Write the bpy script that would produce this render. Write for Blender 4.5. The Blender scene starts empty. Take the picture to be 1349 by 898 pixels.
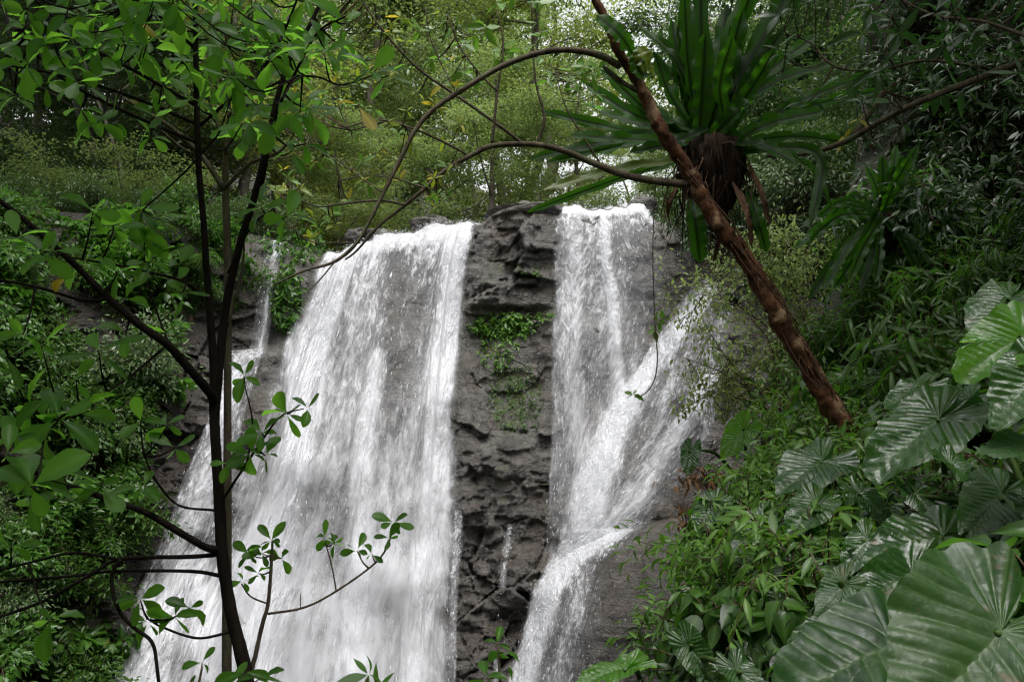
import bpy, math, random
import numpy as np
from math import radians as R
SC = bpy.context.scene
COL = SC.collection
# ------------------------------------------------------------------ camera, sky, sun, exposure
F = 1168.0; CX, CY = 674.5, 449.0; PITCH = R(5.0)
CAM = np.array([0.0, 0.0, 1.6])
cd = bpy.data.cameras.new("camera"); cam = bpy.data.objects.new("camera", cd); COL.objects.link(cam)
cd.sensor_width = 36.0; cd.lens = 36.0 * F / 1349.0; cd.clip_end = 2000.0; cd.clip_start = 0.05
cam.location = tuple(CAM); cam.rotation_euler = (R(90) + PITCH, 0, 0)
SC.camera = cam
SUN_EL, SUN_AZ = R(70), R(165)         # azimuth measured from +Y (behind the fall) towards +X
w = bpy.data.worlds.new("World"); SC.world = w; w.use_nodes = True
nt = w.node_tree; bg = nt.nodes["Background"]
sky = nt.nodes.new("ShaderNodeTexSky"); sky.sky_type = 'NISHITA'; sky.sun_disc = False
sky.sun_elevation = SUN_EL; sky.sun_rotation = SUN_AZ
sky.air_density = 1.0; sky.dust_density = 4.0; sky.ozone_density = 1.0
hs = nt.nodes.new("ShaderNodeHueSaturation"); hs.inputs['Saturation'].default_value = 0.12
nt.links.new(sky.outputs[0], hs.inputs['Color']); nt.links.new(hs.outputs[0], bg.inputs[0])
bg.inputs[1].default_value = 0.14
sl = bpy.data.lights.new("sun", 'SUN'); sl.energy = 1.3; sl.angle = R(35); sl.color = (1.0, 0.97, 0.93)
so = bpy.data.objects.new("sun", sl); COL.objects.link(so)
so.rotation_euler = (R(90) - SUN_EL, 0, math.pi - SUN_AZ)
SC.view_settings.view_transform = 'Standard'; SC.view_settings.look = 'None'
SC.view_settings.gamma = 1.0; SC.view_settings.use_curve_mapping = False
SC.view_settings.exposure = 1.27
cy = SC.cycles
cy.max_bounces = 7; cy.diffuse_bounces = 3; cy.glossy_bounces = 2; cy.transmission_bounces = 4
cy.transparent_max_bounces = 24; cy.use_denoising = True; cy.filter_width = 1.25
cy.sample_clamp_indirect = 6.0

# ------------------------------------------------------------------ helpers
FW = np.array([0, math.cos(PITCH), math.sin(PITCH)]); UP = np.array([0, -math.sin(PITCH), math.cos(PITCH)]); RT = np.array([1.0, 0, 0])
def at(px, py, Y):
    """photo pixel + distance along the ground -> world point(s)"""
    px, py, Y = np.broadcast_arrays(np.asarray(px, float), np.asarray(py, float), np.asarray(Y, float))
    d = FW + ((px - CX) / F)[..., None] * RT + (-(py - CY) / F)[..., None] * UP
    return CAM + d * (Y / d[..., 1])[..., None]
def nrm(v):
    v = np.asarray(v, float); return v / np.maximum(np.linalg.norm(v, axis=-1, keepdims=True), 1e-9)
def sstep(a, b, x):
    t = np.clip((np.asarray(x, float) - a) / (b - a), 0, 1); return t * t * (3 - 2 * t)
def hash2(ix, iy, s=0):
    h = (ix.astype(np.int64) * 374761393 + iy.astype(np.int64) * 668265263 + s * 1442695041) & 0xFFFFFFFF
    h = ((h ^ (h >> 13)) * 1274126177) & 0xFFFFFFFF
    h = h ^ (h >> 16)
    return (h & 0xFFFFFF) / float(0xFFFFFF)
def vn(x, y, s=0):
    x = np.asarray(x, float); y = np.asarray(y, float)
    ix = np.floor(x); iy = np.floor(y); fx = x - ix; fy = y - iy
    fx = fx * fx * (3 - 2 * fx); fy = fy * fy * (3 - 2 * fy)
    a = hash2(ix, iy, s); b = hash2(ix + 1, iy, s); c = hash2(ix, iy + 1, s); d = hash2(ix + 1, iy + 1, s)
    return (a * (1 - fx) + b * fx) * (1 - fy) + (c * (1 - fx) + d * fx) * fy - 0.5
def fbm(x, y, o=4, s=0):
    r = 0; a = 1.0
    for k in range(o):
        r = r + a * vn(x * 2 ** k, y * 2 ** k, s + k * 17); a *= 0.5
    return r
def worley(x, y, s=0):
    x = np.asarray(x, float); y = np.asarray(y, float)
    ix = np.floor(x); iy = np.floor(y)
    f1 = np.full(x.shape, 9.0); f2 = np.full(x.shape, 9.0); bx = np.zeros(x.shape); by = np.zeros(x.shape); px = np.zeros(x.shape); py = np.zeros(x.shape)
    for dx in (-1, 0, 1):
        for dy in (-1, 0, 1):
            cx = ix + dx; cyy = iy + dy
            qx = cx + hash2(cx, cyy, s + 1); qy = cyy + hash2(cx, cyy, s + 2)
            d = np.hypot(qx - x, qy - y)
            n = d < f1
            f2 = np.where(n, f1, np.minimum(f2, d)); f1 = np.where(n, d, f1)
            bx = np.where(n, cx, bx); by = np.where(n, cyy, by); px = np.where(n, qx, px); py = np.where(n, qy, py)
    return f1, f2, bx, by, px, py
def blocks(x, y, s, tilt=1.3):
    """height of a faceted, cracked block field: every cell its own offset and tilt"""
    f1, f2, bx, by, px, py = worley(x, y, s)
    h = hash2(bx, by, s + 5) - 0.5 + tilt * ((hash2(bx, by, s + 6) - 0.5) * (x - px) + (hash2(bx, by, s + 7) - 0.5) * (y - py))
    return h, sstep(0.0, 0.055, f2 - f1)

def mesh_np(name, V, Fs, mat=None, smooth=True, attrs=None, parent=None, link=True):
    """V (n,3); Fs: one face array (m,3|4) or a list of such"""
    me = bpy.data.meshes.new(name)
    if not isinstance(Fs, list): Fs = [Fs]
    Fs = [np.asarray(f, np.int32) for f in Fs if len(f)]
    V = np.asarray(V, np.float32)
    me.vertices.add(len(V)); me.vertices.foreach_set("co", V.ravel())
    li = np.concatenate([f.ravel() for f in Fs]); tot = np.concatenate([np.full(len(f), f.shape[1], np.int32) for f in Fs])
    st = np.concatenate([[0], np.cumsum(tot)[:-1]]).astype(np.int32)
    me.loops.add(len(li)); me.loops.foreach_set("vertex_index", li)
    me.polygons.add(len(tot)); me.polygons.foreach_set("loop_start", st); me.polygons.foreach_set("loop_total", tot)
    me.polygons.foreach_set("use_smooth", np.full(len(tot), smooth, bool))
    for k, a in (attrs or {}).items():
        t = me.attributes.new(k, 'FLOAT', 'POINT'); t.data.foreach_set("value", np.asarray(a, np.float32))
    me.update(calc_edges=True); me.validate()
    if mat: me.materials.append(mat)
    o = bpy.data.objects.new(name, me)
    if link: COL.objects.link(o)
    if parent: o.parent = parent
    return o
def grid_faces(nr, nc):
    i = np.arange(nr - 1)[:, None] * nc + np.arange(nc - 1)[None]
    return np.stack([i, i + 1, i + nc + 1, i + nc], -1).reshape(-1, 4)
def merge(parts):
    """[(V,F,attr dict or None)] -> V, [F...] by face size, attrs"""
    Vs = []; Fq = {}; A = {}; off = 0
    for V, Fa, at_ in parts:
        Vs.append(V)
        for f in (Fa if isinstance(Fa, list) else [Fa]):
            Fq.setdefault(f.shape[1], []).append(f + off)
        for k, a in (at_ or {}).items(): A.setdefault(k, []).append(np.broadcast_to(a, (len(V),)))
        off += len(V)
    return np.concatenate(Vs), [np.concatenate(v) for v in Fq.values()], {k: np.concatenate(v) for k, v in A.items()}
def resample(P, n, rad=None):
    P = np.asarray(P, float); m = len(P)
    if m == 2:
        t = np.linspace(0, 1, n)[:, None]; Q = P[0] * (1 - t) + P[1] * t
        return (Q, None if rad is None else rad[0] * (1 - t[:, 0]) + rad[1] * t[:, 0])
    E = np.vstack([2 * P[0] - P[1], P, 2 * P[-1] - P[-2]])
    t = np.linspace(0, m - 1 - 1e-6, n); k = np.floor(t).astype(int); f = (t - k)[:, None]
    a, b, c, d = E[k], E[k + 1], E[k + 2], E[k + 3]
    Q = 0.5 * (2 * b + (c - a) * f + (2 * a - 5 * b + 4 * c - d) * f ** 2 + (3 * b - a - 3 * c + d) * f ** 3)
    return Q, None if rad is None else np.interp(t, np.arange(m), rad)
def tube(P, rad, n=7, seg=None, wob=0.0, seed=0):
    rad = np.asarray(rad, float)
    if rad.ndim == 0: rad = np.full(len(P), float(rad))
    Q, r = resample(P, seg or max(4, 4 * (len(P) - 1)), rad)
    T = nrm(np.gradient(Q, axis=0))
    up = np.array([0.31, 0.77, 0.55]); A = nrm(np.cross(T, up)); B = np.cross(T, A)
    th = np.linspace(0, 2 * np.pi, n, endpoint=False)
    rr = r[:, None] * np.ones(n)
    if wob:
        s = np.arange(len(Q))[:, None] * 0.45
        rr = rr * (1 + wob * 2 * vn(s + seed, np.cos(th)[None] * 1.7 + 3, seed) + wob * 2 * vn(s * 2.3 + seed, np.sin(th)[None] * 2.1 + 9, seed + 3))
    V = Q[:, None] + rr[..., None] * (np.cos(th)[None, :, None] * A[:, None] + np.sin(th)[None, :, None] * B[:, None])
    m = len(Q); i = np.arange(m - 1)[:, None] * n; j = np.arange(n)[None]
    Fq = np.stack([i + j, i + (j + 1) % n, i + n + (j + 1) % n, i + n + j], -1).reshape(-1, 4)
    V = np.vstack([V.reshape(-1, 3), Q[:1], Q[-1:]])
    c0 = np.stack([np.full(n, m * n), (np.arange(n) + 1) % n, np.arange(n)], -1)
    c1 = np.stack([np.full(n, m * n + 1), (m - 1) * n + np.arange(n), (m - 1) * n + (np.arange(n) + 1) % n], -1)
    return V, [Fq, np.vstack([c0, c1])], None
def tag(o, label=None, cat=None, group=None, kind=None):
    if label: o['label'] = label
    if cat: o['category'] = cat
    if group: o['group'] = group
    if kind: o['kind'] = kind
    return o
def thing(name, label, cat, loc=(0, 0, 0), group=None):
    o = bpy.data.objects.new(name, None); COL.objects.link(o); o.empty_display_size = 0.2
    o.location = tuple(float(c) for c in loc)
    return tag(o, label, cat, group)
def part(name, parts, mat, parent, smooth=True, base=None):
    """parts in world space, moved to the thing's own origin"""
    V, Fs, A = merge(parts)
    b = np.array(base if base is not None else tuple(parent.location))
    return mesh_np(name, V - b, Fs, mat, smooth, A, parent)
def spawn(root, loc, rz=0.0, sc=1.0, label=None, group=None, tilt=(0, 0)):
    r = root.copy(); COL.objects.link(r)
    r.location = tuple(float(c) for c in loc); r.rotation_euler = (tilt[0], tilt[1], rz); r.scale = (sc, sc, sc)
    if label: r['label'] = label
    if group: r['group'] = group
    for ch in list(root.children):
        c = ch.copy(); COL.objects.link(c); c.parent = r
        for g in ch.children:
            d = g.copy(); COL.objects.link(d); d.parent = c
    return r

# ------------------------------------------------------------------ materials
def mat_new(name):
    m = bpy.data.materials.new(name); m.use_nodes = True
    t = m.node_tree; t.nodes.clear(); out = t.nodes.new("ShaderNodeOutputMaterial")
    return m, t, out
class NT:
    def __init__(s, t): s.t = t
    def n(s, typ, **kw):
        x = s.t.nodes.new(typ)
        for k, v in kw.items():
            if isinstance(v, (int, float, str, bool)) and hasattr(x, k): setattr(x, k, v)
        return x
    def l(s, a, b): s.t.links.new(a, b)
    def attr(s, name): x = s.t.nodes.new("ShaderNodeAttribute"); x.attribute_name = name; return x.outputs['Fac']
    def noise(s, vec, scale, detail=3.0, rough=0.55, dist=0.0):
        x = s.t.nodes.new("ShaderNodeTexNoise"); x.inputs['Scale'].default_value = scale; x.inputs['Detail'].default_value = detail
        x.inputs['Roughness'].default_value = rough; x.inputs['Distortion'].default_value = dist
        if vec is not None: s.l(vec, x.inputs['Vector'])
        return x.outputs['Fac']
    def math(s, op, a, b=None, c=None):
        x = s.t.nodes.new("ShaderNodeMath"); x.operation = op
        for i, v in enumerate((a, b, c)):
            if v is None: continue
            if isinstance(v, (int, float)): x.inputs[i].default_value = v
            else: s.l(v, x.inputs[i])
        return x.outputs[0]
    def ramp(s, fac, stops):
        x = s.t.nodes.new("ShaderNodeValToRGB"); e = x.color_ramp.elements
        while len(e) < len(stops): e.new(0.5)
        for q, (p, c) in zip(e, stops): q.position = p; q.color = (*c, 1)
        s.l(fac, x.inputs[0]); return x.outputs[0]
    def mapr(s, v, a, b, c=0.0, d=1.0, smooth=True):
        x = s.t.nodes.new("ShaderNodeMapRange"); x.interpolation_type = 'SMOOTHSTEP' if smooth else 'LINEAR'
        s.l(v, x.inputs[0])
        for i, q in zip((1, 2, 3, 4), (a, b, c, d)): x.inputs[i].default_value = q
        return x.outputs[0]
    def mix(s, f, a, b):
        x = s.t.nodes.new("ShaderNodeMix"); x.data_type = 'RGBA'
        for i, v in ((0, f), (6, a), (7, b)):
            if isinstance(v, tuple): x.inputs[i].default_value = (*v, 1)
            elif isinstance(v, (int, float)): x.inputs[i].default_value = v
            else: s.l(v, x.inputs[i])
        return x.outputs[2]
    def bump(s, h, strength, dist):
        x = s.t.nodes.new("ShaderNodeBump"); x.inputs['Strength'].default_value = strength; x.inputs['Distance'].default_value = dist
        s.l(h, x.inputs['Height']); return x.outputs[0]
    def pos(s): return s.t.nodes.new("ShaderNodeNewGeometry").outputs['Position']
    def obj(s): return s.t.nodes.new("ShaderNodeTexCoord").outputs['Object']
    def mapping(s, vec, scale):
        x = s.t.nodes.new("ShaderNodeMapping"); x.inputs['Scale'].default_value = scale; s.l(vec, x.inputs[0]); return x.outputs[0]

def leaf_mat(name, lo, hi, trans, tf=0.4, rough=0.4, yellow=0.0, spec=0.5, objvar=0.25, rib=None):
    """lo..hi: leaf colour over the leaves' own random tint; trans: light coming through the blade"""
    m, t, out = mat_new(name); k = NT(t)
    ti = k.attr('tint')
    oi = t.nodes.new("ShaderNodeObjectInfo").outputs['Random']
    f = k.math('ADD', ti, k.math('MULTIPLY', k.math('SUBTRACT', oi, 0.5), objvar)) if objvar else ti
    st = [(0.0, lo), (0.8, hi)]
    if yellow: st += [(1.0 - yellow, hi), (1.0 - yellow * 0.6, (0.42, 0.34, 0.03))]
    col = k.ramp(f, st)
    mid = k.attr('mid')                                   # 1 on the midrib
    col = k.mix(k.math('MULTIPLY', mid, 0.85 if rib else 0.35), col, rib or tuple(min(1, c * 2.2 + 0.02) for c in hi))
    p = k.n("ShaderNodeBsdfPrincipled"); k.l(col, p.inputs['Base Color']); p.inputs['Roughness'].default_value = rough
    p.inputs['Specular IOR Level'].default_value = spec
    tr = k.n("ShaderNodeBsdfTranslucent")
    tc = k.mix(ti, tuple(c * 0.6 for c in trans), trans)
    if yellow: tc = k.mix(k.mapr(f, 1.0 - yellow * 0.8, 1.0 - yellow * 0.5), tc, (0.5, 0.4, 0.03))
    if rib: tc = k.mix(k.math('MULTIPLY', mid, 0.9), tc, rib)
    k.l(tc, tr.inputs[0])
    mx = k.n("ShaderNodeMixShader"); mx.inputs[0].default_value = tf
    k.l(p.outputs[0], mx.inputs[1]); k.l(tr.outputs[0], mx.inputs[2]); k.l(mx.outputs[0], out.inputs[0])
    return m
def bark_mat(name, a, b, scale=14, rough=0.85, lichen=None, stretch=0.25):
    m, t, out = mat_new(name); k = NT(t)
    v = k.mapping(k.obj(), (1, 1, stretch))
    n1 = k.noise(v, scale, 5, 0.65); n2 = k.noise(v, scale * 3.2, 4, 0.6)
    col = k.ramp(n1, [(0.3, a), (0.68, b)])
    if lichen:
        n3 = k.noise(k.obj(), scale * 0.5, 4, 0.6); col = k.mix(k.mapr(n3, 0.52, 0.66, 0, 0.85), col, lichen)
    p = k.n("ShaderNodeBsdfPrincipled"); k.l(col, p.inputs['Base Color']); p.inputs['Roughness'].default_value = rough; p.inputs['Specular IOR Level'].default_value = 0.12
    k.l(k.bump(k.math('ADD', n1, k.math('MULTIPLY', n2, 0.5)), 0.9, 0.02), p.inputs['Normal'])
    k.l(p.outputs[0], out.inputs[0]); return m

def mat_rock():
    m, t, out = mat_new("wet_rock"); k = NT(t); P = k.pos()
    n1 = k.noise(k.mapping(P, (1, 1, 1.6)), 0.9, 6, 0.62); n2 = k.noise(P, 5.0, 6, 0.65); n3 = k.noise(k.mapping(P, (2.2, 2.2, 0.3)), 2.4, 5, 0.6)
    col = k.ramp(n2, [(0.28, (0.034, 0.031, 0.026)), (0.5, (0.104, 0.098, 0.085)), (0.74, (0.225, 0.215, 0.19))])
    col = k.mix(k.mapr(n3, 0.50, 0.68, 0, 0.6), col, (0.030, 0.027, 0.026))
    col = k.mix(k.mapr(n1, 0.48, 0.64, 0, 0.6), col, (0.085, 0.060, 0.043))
    wv_ = k.n("ShaderNodeVectorMath"); wv_.operation = 'ADD'; nz = k.n("ShaderNodeTexNoise"); nz.inputs['Scale'].default_value = 1.6; nz.inputs['Detail'].default_value = 4; k.l(P, nz.inputs['Vector'])
    sc_ = k.n("ShaderNodeVectorMath"); sc_.operation = 'SCALE'; k.l(nz.outputs['Color'], sc_.inputs[0]); sc_.inputs['Scale'].default_value = 0.8
    k.l(k.mapping(P, (1, 1, 1.7)), wv_.inputs[0]); k.l(sc_.outputs[0], wv_.inputs[1])
    vo = k.n("ShaderNodeTexVoronoi"); vo.feature = 'DISTANCE_TO_EDGE'; vo.inputs['Scale'].default_value = 1.9; k.l(wv_.outputs[0], vo.inputs['Vector'])
    vo2 = k.n("ShaderNodeTexVoronoi"); vo2.feature = 'DISTANCE_TO_EDGE'; vo2.inputs['Scale'].default_value = 5.5; k.l(wv_.outputs[0], vo2.inputs['Vector'])
    crk = k.math('MULTIPLY', k.mapr(vo.outputs['Distance'], 0.0, 0.045), k.mapr(vo2.outputs['Distance'], 0.0, 0.05, 0.45, 1.0))
    crk = k.math('SUBTRACT', 1.0, k.math('MULTIPLY', k.math('SUBTRACT', 1.0, crk), k.mapr(k.noise(P, 1.3, 3, 0.6), 0.50, 0.62, 0.0, 0.75)))
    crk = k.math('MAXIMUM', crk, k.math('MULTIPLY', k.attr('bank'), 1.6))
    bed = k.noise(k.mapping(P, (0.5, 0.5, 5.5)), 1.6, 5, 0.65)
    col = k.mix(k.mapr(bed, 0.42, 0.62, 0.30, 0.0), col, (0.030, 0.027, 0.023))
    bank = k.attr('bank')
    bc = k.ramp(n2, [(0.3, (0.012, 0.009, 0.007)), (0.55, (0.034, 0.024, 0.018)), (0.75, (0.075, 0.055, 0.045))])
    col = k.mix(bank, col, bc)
    col = k.mix(crk, (0.012, 0.010, 0.009), col)
    ms = k.attr('moss'); mf = k.mapr(k.math('ADD', ms, k.math('MULTIPLY', k.math('SUBTRACT', n2, 0.5), 1.6)), 0.45, 0.75)
    col = k.mix(mf, col, k.ramp(k.noise(P, 26, 3), [(0.35, (0.03, 0.05, 0.012)), (0.65, (0.085, 0.11, 0.03))]))
    p = k.n("ShaderNodeBsdfPrincipled"); k.l(col, p.inputs['Base Color'])
    k.l(k.mapr(n3, 0.35, 0.65, 0.50, 0.18), p.inputs['Roughness'])
    p.inputs['Specular IOR Level'].default_value = 0.9
    h = k.math('ADD', k.math('MULTIPLY', n2, 0.6), k.math('MULTIPLY', k.noise(k.mapping(P, (1, 1, 1.8)), 17, 6, 0.72), 0.5)); h = k.math('ADD', h, k.math('ADD', k.math('MULTIPLY', crk, 0.35), k.math('MULTIPLY', bed, 0.5)))
    k.l(k.bump(h, 0.85, 0.16), p.inputs['Normal']); k.l(p.outputs[0], out.inputs[0]); return m
def mat_soil():
    m, t, out = mat_new("leaf_litter_soil"); k = NT(t); P = k.pos()
    n1 = k.noise(P, 1.4, 5, 0.6); n2 = k.noise(P, 17, 5, 0.7)
    col = k.ramp(n2, [(0.32, (0.010, 0.010, 0.006)), (0.52, (0.032, 0.028, 0.014)), (0.72, (0.075, 0.055, 0.030))])
    col = k.mix(k.mapr(n1, 0.45, 0.62, 0, 0.7), col, (0.025, 0.042, 0.013))
    p = k.n("ShaderNodeBsdfPrincipled"); k.l(col, p.inputs['Base Color']); p.inputs['Roughness'].default_value = 0.8
    k.l(k.bump(n2, 1.0, 0.08), p.inputs['Normal']); k.l(p.outputs[0], out.inputs[0]); return m
def mat_water(name="falling_water", a0=0.38, a1=1.10, amax=0.96):
    m, t, out = mat_new(name); k = NT(t)
    cv = k.n("ShaderNodeCombineXYZ"); k.l(k.attr('wu'), cv.inputs[0]); k.l(k.attr('wv'), cv.inputs[1]); V = cv.outputs[0]
    A = k.noise(k.mapping(V, (1.9, 0.5, 1)), 1.0, 3, 0.6)
    B = k.noise(k.mapping(V, (8.0, 4.0, 1)), 1.0, 4, 0.62, 0.6)
    C = k.noise(k.mapping(V, (24, 8.0, 1)), 1.0, 3, 0.62, 0.5)
    val = k.math('ADD', k.attr('dens'), k.math('MULTIPLY', k.math('SUBTRACT', A, 0.5), 1.1))
    amp = k.mapr(k.attr('wv'), 2.5, 8.0, 1.5, 0.55, False)                # torn into clots near the lip, drawn out and smoother lower down
    det = k.math('ADD', k.math('MULTIPLY', k.math('SUBTRACT', B, 0.5), 1.75), k.math('MULTIPLY', k.math('SUBTRACT', C, 0.5), 1.35))
    val = k.math('ADD', val, k.math('MULTIPLY', det, amp))
    al = k.mapr(val, a0, a1, 0, amax)
    sm = k.mapr(k.math('ADD', k.attr('dens'), k.math('MULTIPLY', k.math('SUBTRACT', A, 0.5), 0.6)), 0.05, 1.15, 0, 0.62)      # thin even veil between the thick strands
    al = k.math('SUBTRACT', 1.0, k.math('MULTIPLY', k.math('SUBTRACT', 1.0, al), k.math('SUBTRACT', 1.0, sm)))
    p = k.n("ShaderNodeBsdfPrincipled"); p.inputs['Base Color'].default_value = (0.76, 0.77, 0.805, 1); p.inputs['Roughness'].default_value = 0.45
    p.inputs['Specular IOR Level'].default_value = 0.3
    k.l(k.bump(k.math('ADD', B, k.math('MULTIPLY', C, 0.5)), 0.7, 0.10), p.inputs['Normal'])
    tl = k.n("ShaderNodeBsdfTranslucent"); tl.inputs[0].default_value = (0.8, 0.82, 0.86, 1)
    m1 = k.n("ShaderNodeMixShader"); m1.inputs[0].default_value = 0.25; k.l(p.outputs[0], m1.inputs[1]); k.l(tl.outputs[0], m1.inputs[2])
    tp = k.n("ShaderNodeBsdfTransparent")
    m2 = k.n("ShaderNodeMixShader"); k.l(al, m2.inputs[0]); k.l(tp.outputs[0], m2.inputs[1]); k.l(m1.outputs[0], m2.inputs[2])
    k.l(m2.outputs[0], out.inputs[0]); return m
def mat_drop():
    m, t, out = mat_new("water_drop_white"); k = NT(t)
    p = k.n("ShaderNodeBsdfPrincipled"); p.inputs['Base Color'].default_value = (0.84, 0.85, 0.88, 1); p.inputs['Roughness'].default_value = 0.3
    tp = k.n("ShaderNodeBsdfTransparent"); mx = k.n("ShaderNodeMixShader"); mx.inputs[0].default_value = 0.5
    k.l(tp.outputs[0], mx.inputs[1]); k.l(p.outputs[0], mx.inputs[2]); k.l(mx.outputs[0], out.inputs[0]); return m
def mat_pool():
    m, t, out = mat_new("pool_water"); k = NT(t)
    p = k.n("ShaderNodeBsdfPrincipled"); p.inputs['Base Color'].default_value = (0.03, 0.05, 0.045, 1); p.inputs['Roughness'].default_value = 0.08
    k.l(k.bump(k.noise(k.pos(), 3.0, 4), 0.5, 0.1), p.inputs['Normal']); k.l(p.outputs[0], out.inputs[0]); return m
def mat_veil():
    m, t, out = mat_new("fine_spray"); k = NT(t)
    cv = k.n("ShaderNodeCombineXYZ"); k.l(k.attr('wu'), cv.inputs[0]); k.l(k.attr('wv'), cv.inputs[1]); V = cv.outputs[0]
    A = k.noise(k.mapping(V, (1.6, 0.8, 1)), 1.0, 4, 0.6, 0.3); B = k.noise(k.mapping(V, (5.0, 1.6, 1)), 1.0, 3, 0.55, 0.3)
    val = k.math('ADD', k.attr('dens'), k.math('ADD', k.math('MULTIPLY', k.math('SUBTRACT', A, 0.5), 1.3), k.math('MULTIPLY', k.math('SUBTRACT', B, 0.5), 0.9)))
    al = k.math('MULTIPLY', k.mapr(val, 0.15, 1.0, 0, 0.46), k.mapr(k.attr('dens'), 0.0, 0.12))
    p = k.n("ShaderNodeBsdfDiffuse"); p.inputs[0].default_value = (0.76, 0.77, 0.81, 1); tp = k.n("ShaderNodeBsdfTransparent")
    m2 = k.n("ShaderNodeMixShader"); k.l(al, m2.inputs[0]); k.l(tp.outputs[0], m2.inputs[1]); k.l(p.outputs[0], m2.inputs[2]); k.l(m2.outputs[0], out.inputs[0]); return m
M_VEIL = mat_veil()
M_ROCK, M_SOIL, M_WATER, M_DROP, M_POOL = mat_rock(), mat_soil(), mat_water(), mat_drop(), mat_pool()

# ------------------------------------------------------------------ the cliff
LIPX = [-500, 0, 200, 300, 360, 425, 480, 530, 590, 640, 655, 690, 735, 760, 800, 830, 848, 864, 900, 960, 1050, 1300]
LIPY = [255, 272, 288, 302, 314, 333, 318, 304, 297, 291, 278, 268, 271, 270, 273, 268, 264, 286, 302, 294, 262, 200]
def lip(px):
    px = np.asarray(px, float); k_ = sstep(395, 440, px) * (1 - sstep(870, 900, px))
    return np.interp(px, LIPX, LIPY) + (2 + 3 * k_) * (2.2 * fbm(px / 30.0, px * 0 + 3.3, 3, 44) + 1.0 * fbm(px / 8.0, px * 0 + 7.7, 2, 45))
def cliff_smooth(px, py):
    """distance of the cliff face, without the small relief, for a photo pixel"""
    px = np.asarray(px, float); py = np.asarray(py, float); L = lip(px); h = (py - L) / 600.0
    d = np.interp(px, [-500, 0, 250, 420, 620, 700, 850, 960, 1100, 1300], [11.5, 13.8, 16, 17.4, 18.0, 18.25, 18.0, 17.3, 16, 14.0])
    d = d - np.interp(px, [-500, 100, 350, 550, 640, 740, 900, 1100], [1.0, 2.2, 2.6, 2.4, 2.0, 1.9, 1.6, 1.0]) * np.clip(h, 0, 1.4)
    # ramp of rock coming down from the right
    xl = np.interp(py, [340, 370, 430, 490, 530, 600, 700], [985, 945, 893, 845, 815, 778, 733])
    d = d - 0.95 * sstep(-25, 70, px - xl) * sstep(330, 430, py)
    # round shelf under the right-hand fall
    ye = np.interp(px, [650, 700, 730, 760, 800, 850, 960, 1100], [800, 770, 744, 722, 704, 691, 662, 640])
    xb = np.interp(py, [690, 760, 850, 950], [735, 705, 685, 660])
    d = d - 1.35 * (1 - np.exp(-np.clip(py - ye, 0, 999) / 24.0)) * sstep(-14, 34, px - xb) * (1 - 0.25 * sstep(800, 900, py))
    d = d - 0.38 * np.exp(-(((px - 688) / 40.0) ** 2 + ((py - 762) / 40.0) ** 2) ** 2)
    d = d + 0.22 * sstep(398, 410, py) * sstep(600, 630, px) * (1 - sstep(715, 740, px)) * (1 - sstep(500, 620, py))
    d = d - 0.22 * sstep(695, 775, py) * sstep(440, 500, px) * (1 - sstep(600, 625, px))
    d = d - 0.4 * sstep(452, 470, py) * sstep(310, 335, px) * (1 - sstep(362, 380, px)) * (1 - sstep(520, 600, py))
    d = d + 0.45 * np.exp(-np.clip(py - L, 0, 999) / 11.0)
    return d + 0.35 * fbm(px / 130.0, py / 150.0, 2, 3)
def cliff_relief(px, py):
    blk = np.maximum(np.exp(-(((px - 665) / 62.0) ** 4 + ((py - 355) / 62.0) ** 4)), np.exp(-(((px - 658) / 64.0) ** 4)) * sstep(540, 610, py))
    blk = np.maximum(blk, 0.42 * (1 - sstep(300, 380, px)))
    blk = 0.16 + 0.60 * blk
    wx = px + 16 * fbm(px / 60, py / 60, 3, 40); wy = py + 12 * fbm(px / 55, py / 50, 3, 50)
    h1, c1 = blocks(wx / 88.0, wy / 52.0, 11); h2, c2 = blocks(wx / 34.0 + 3, wy / 19.0, 23, 0.9); h3, c3 = blocks(wx / 15.0 + 3, wy / 9.5, 37, 0.9)
    ck = sstep(-0.25, 0.35, fbm(px / 38, py / 30, 3, 83))
    r = blk * (0.62 * h1 + 0.26 * h2 + 0.10 * h3 + ck * (0.16 * (1 - c1) + 0.10 * (1 - c2) + 0.04 * (1 - c3)))
    st = np.abs(((py + 10 * fbm(px / 90, py / 200, 3, 71)) / 47.0) % 1.0 - 0.5)
    dome = sstep(-4, 14, py - np.interp(px, [650, 700, 730, 760, 800, 850, 960, 1100], [800, 770, 744, 722, 704, 691, 662, 640])) * sstep(-10, 20, px - np.interp(py, [690, 760, 850, 950], [735, 705, 685, 660]))
    q_ = 1 - 0.82 * dome; r = r * q_
    return r + 0.10 * q_ * fbm(px / 22, py / 16, 4, 60) + 0.035 * sstep(0.06, 0.0, st) * ck + 0.16 * (0.4 + 0.6 * q_) * fbm(px / 70, py / 46, 3, 61)
gx = np.concatenate([np.arange(-500, 180, 7.0), np.arange(180, 1010, 2.0), np.arange(1010, 1300, 8.0)]); nv = 390
TT = np.linspace(0, 1, nv)
PX = np.repeat(gx[None], nv, 0); L = lip(PX); PY = L + (1080 - L) * TT[:, None]
D = cliff_smooth(PX, PY) + cliff_relief(PX, PY) * sstep(0, 14, PY - L + 4)
CL = at(PX, PY, D)
top = []
for kk in range(1, 22):                                   # the stream bed and shelf behind the lip
    P = CL[0].copy(); P[:, 1] += 0.22 * kk ** 1.28; P[:, 0] *= (P[:, 1] / CL[0][:, 1])
    P[:, 2] += 0.02 * kk + 0.10 * fbm(P[:, 0] * 1.4, P[:, 1] * 1.4, 3, 5) * min(1, kk / 4) + 0.045 * kk * sstep(1.5, 5, np.abs(P[:, 0]))
    top.append(P)
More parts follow.
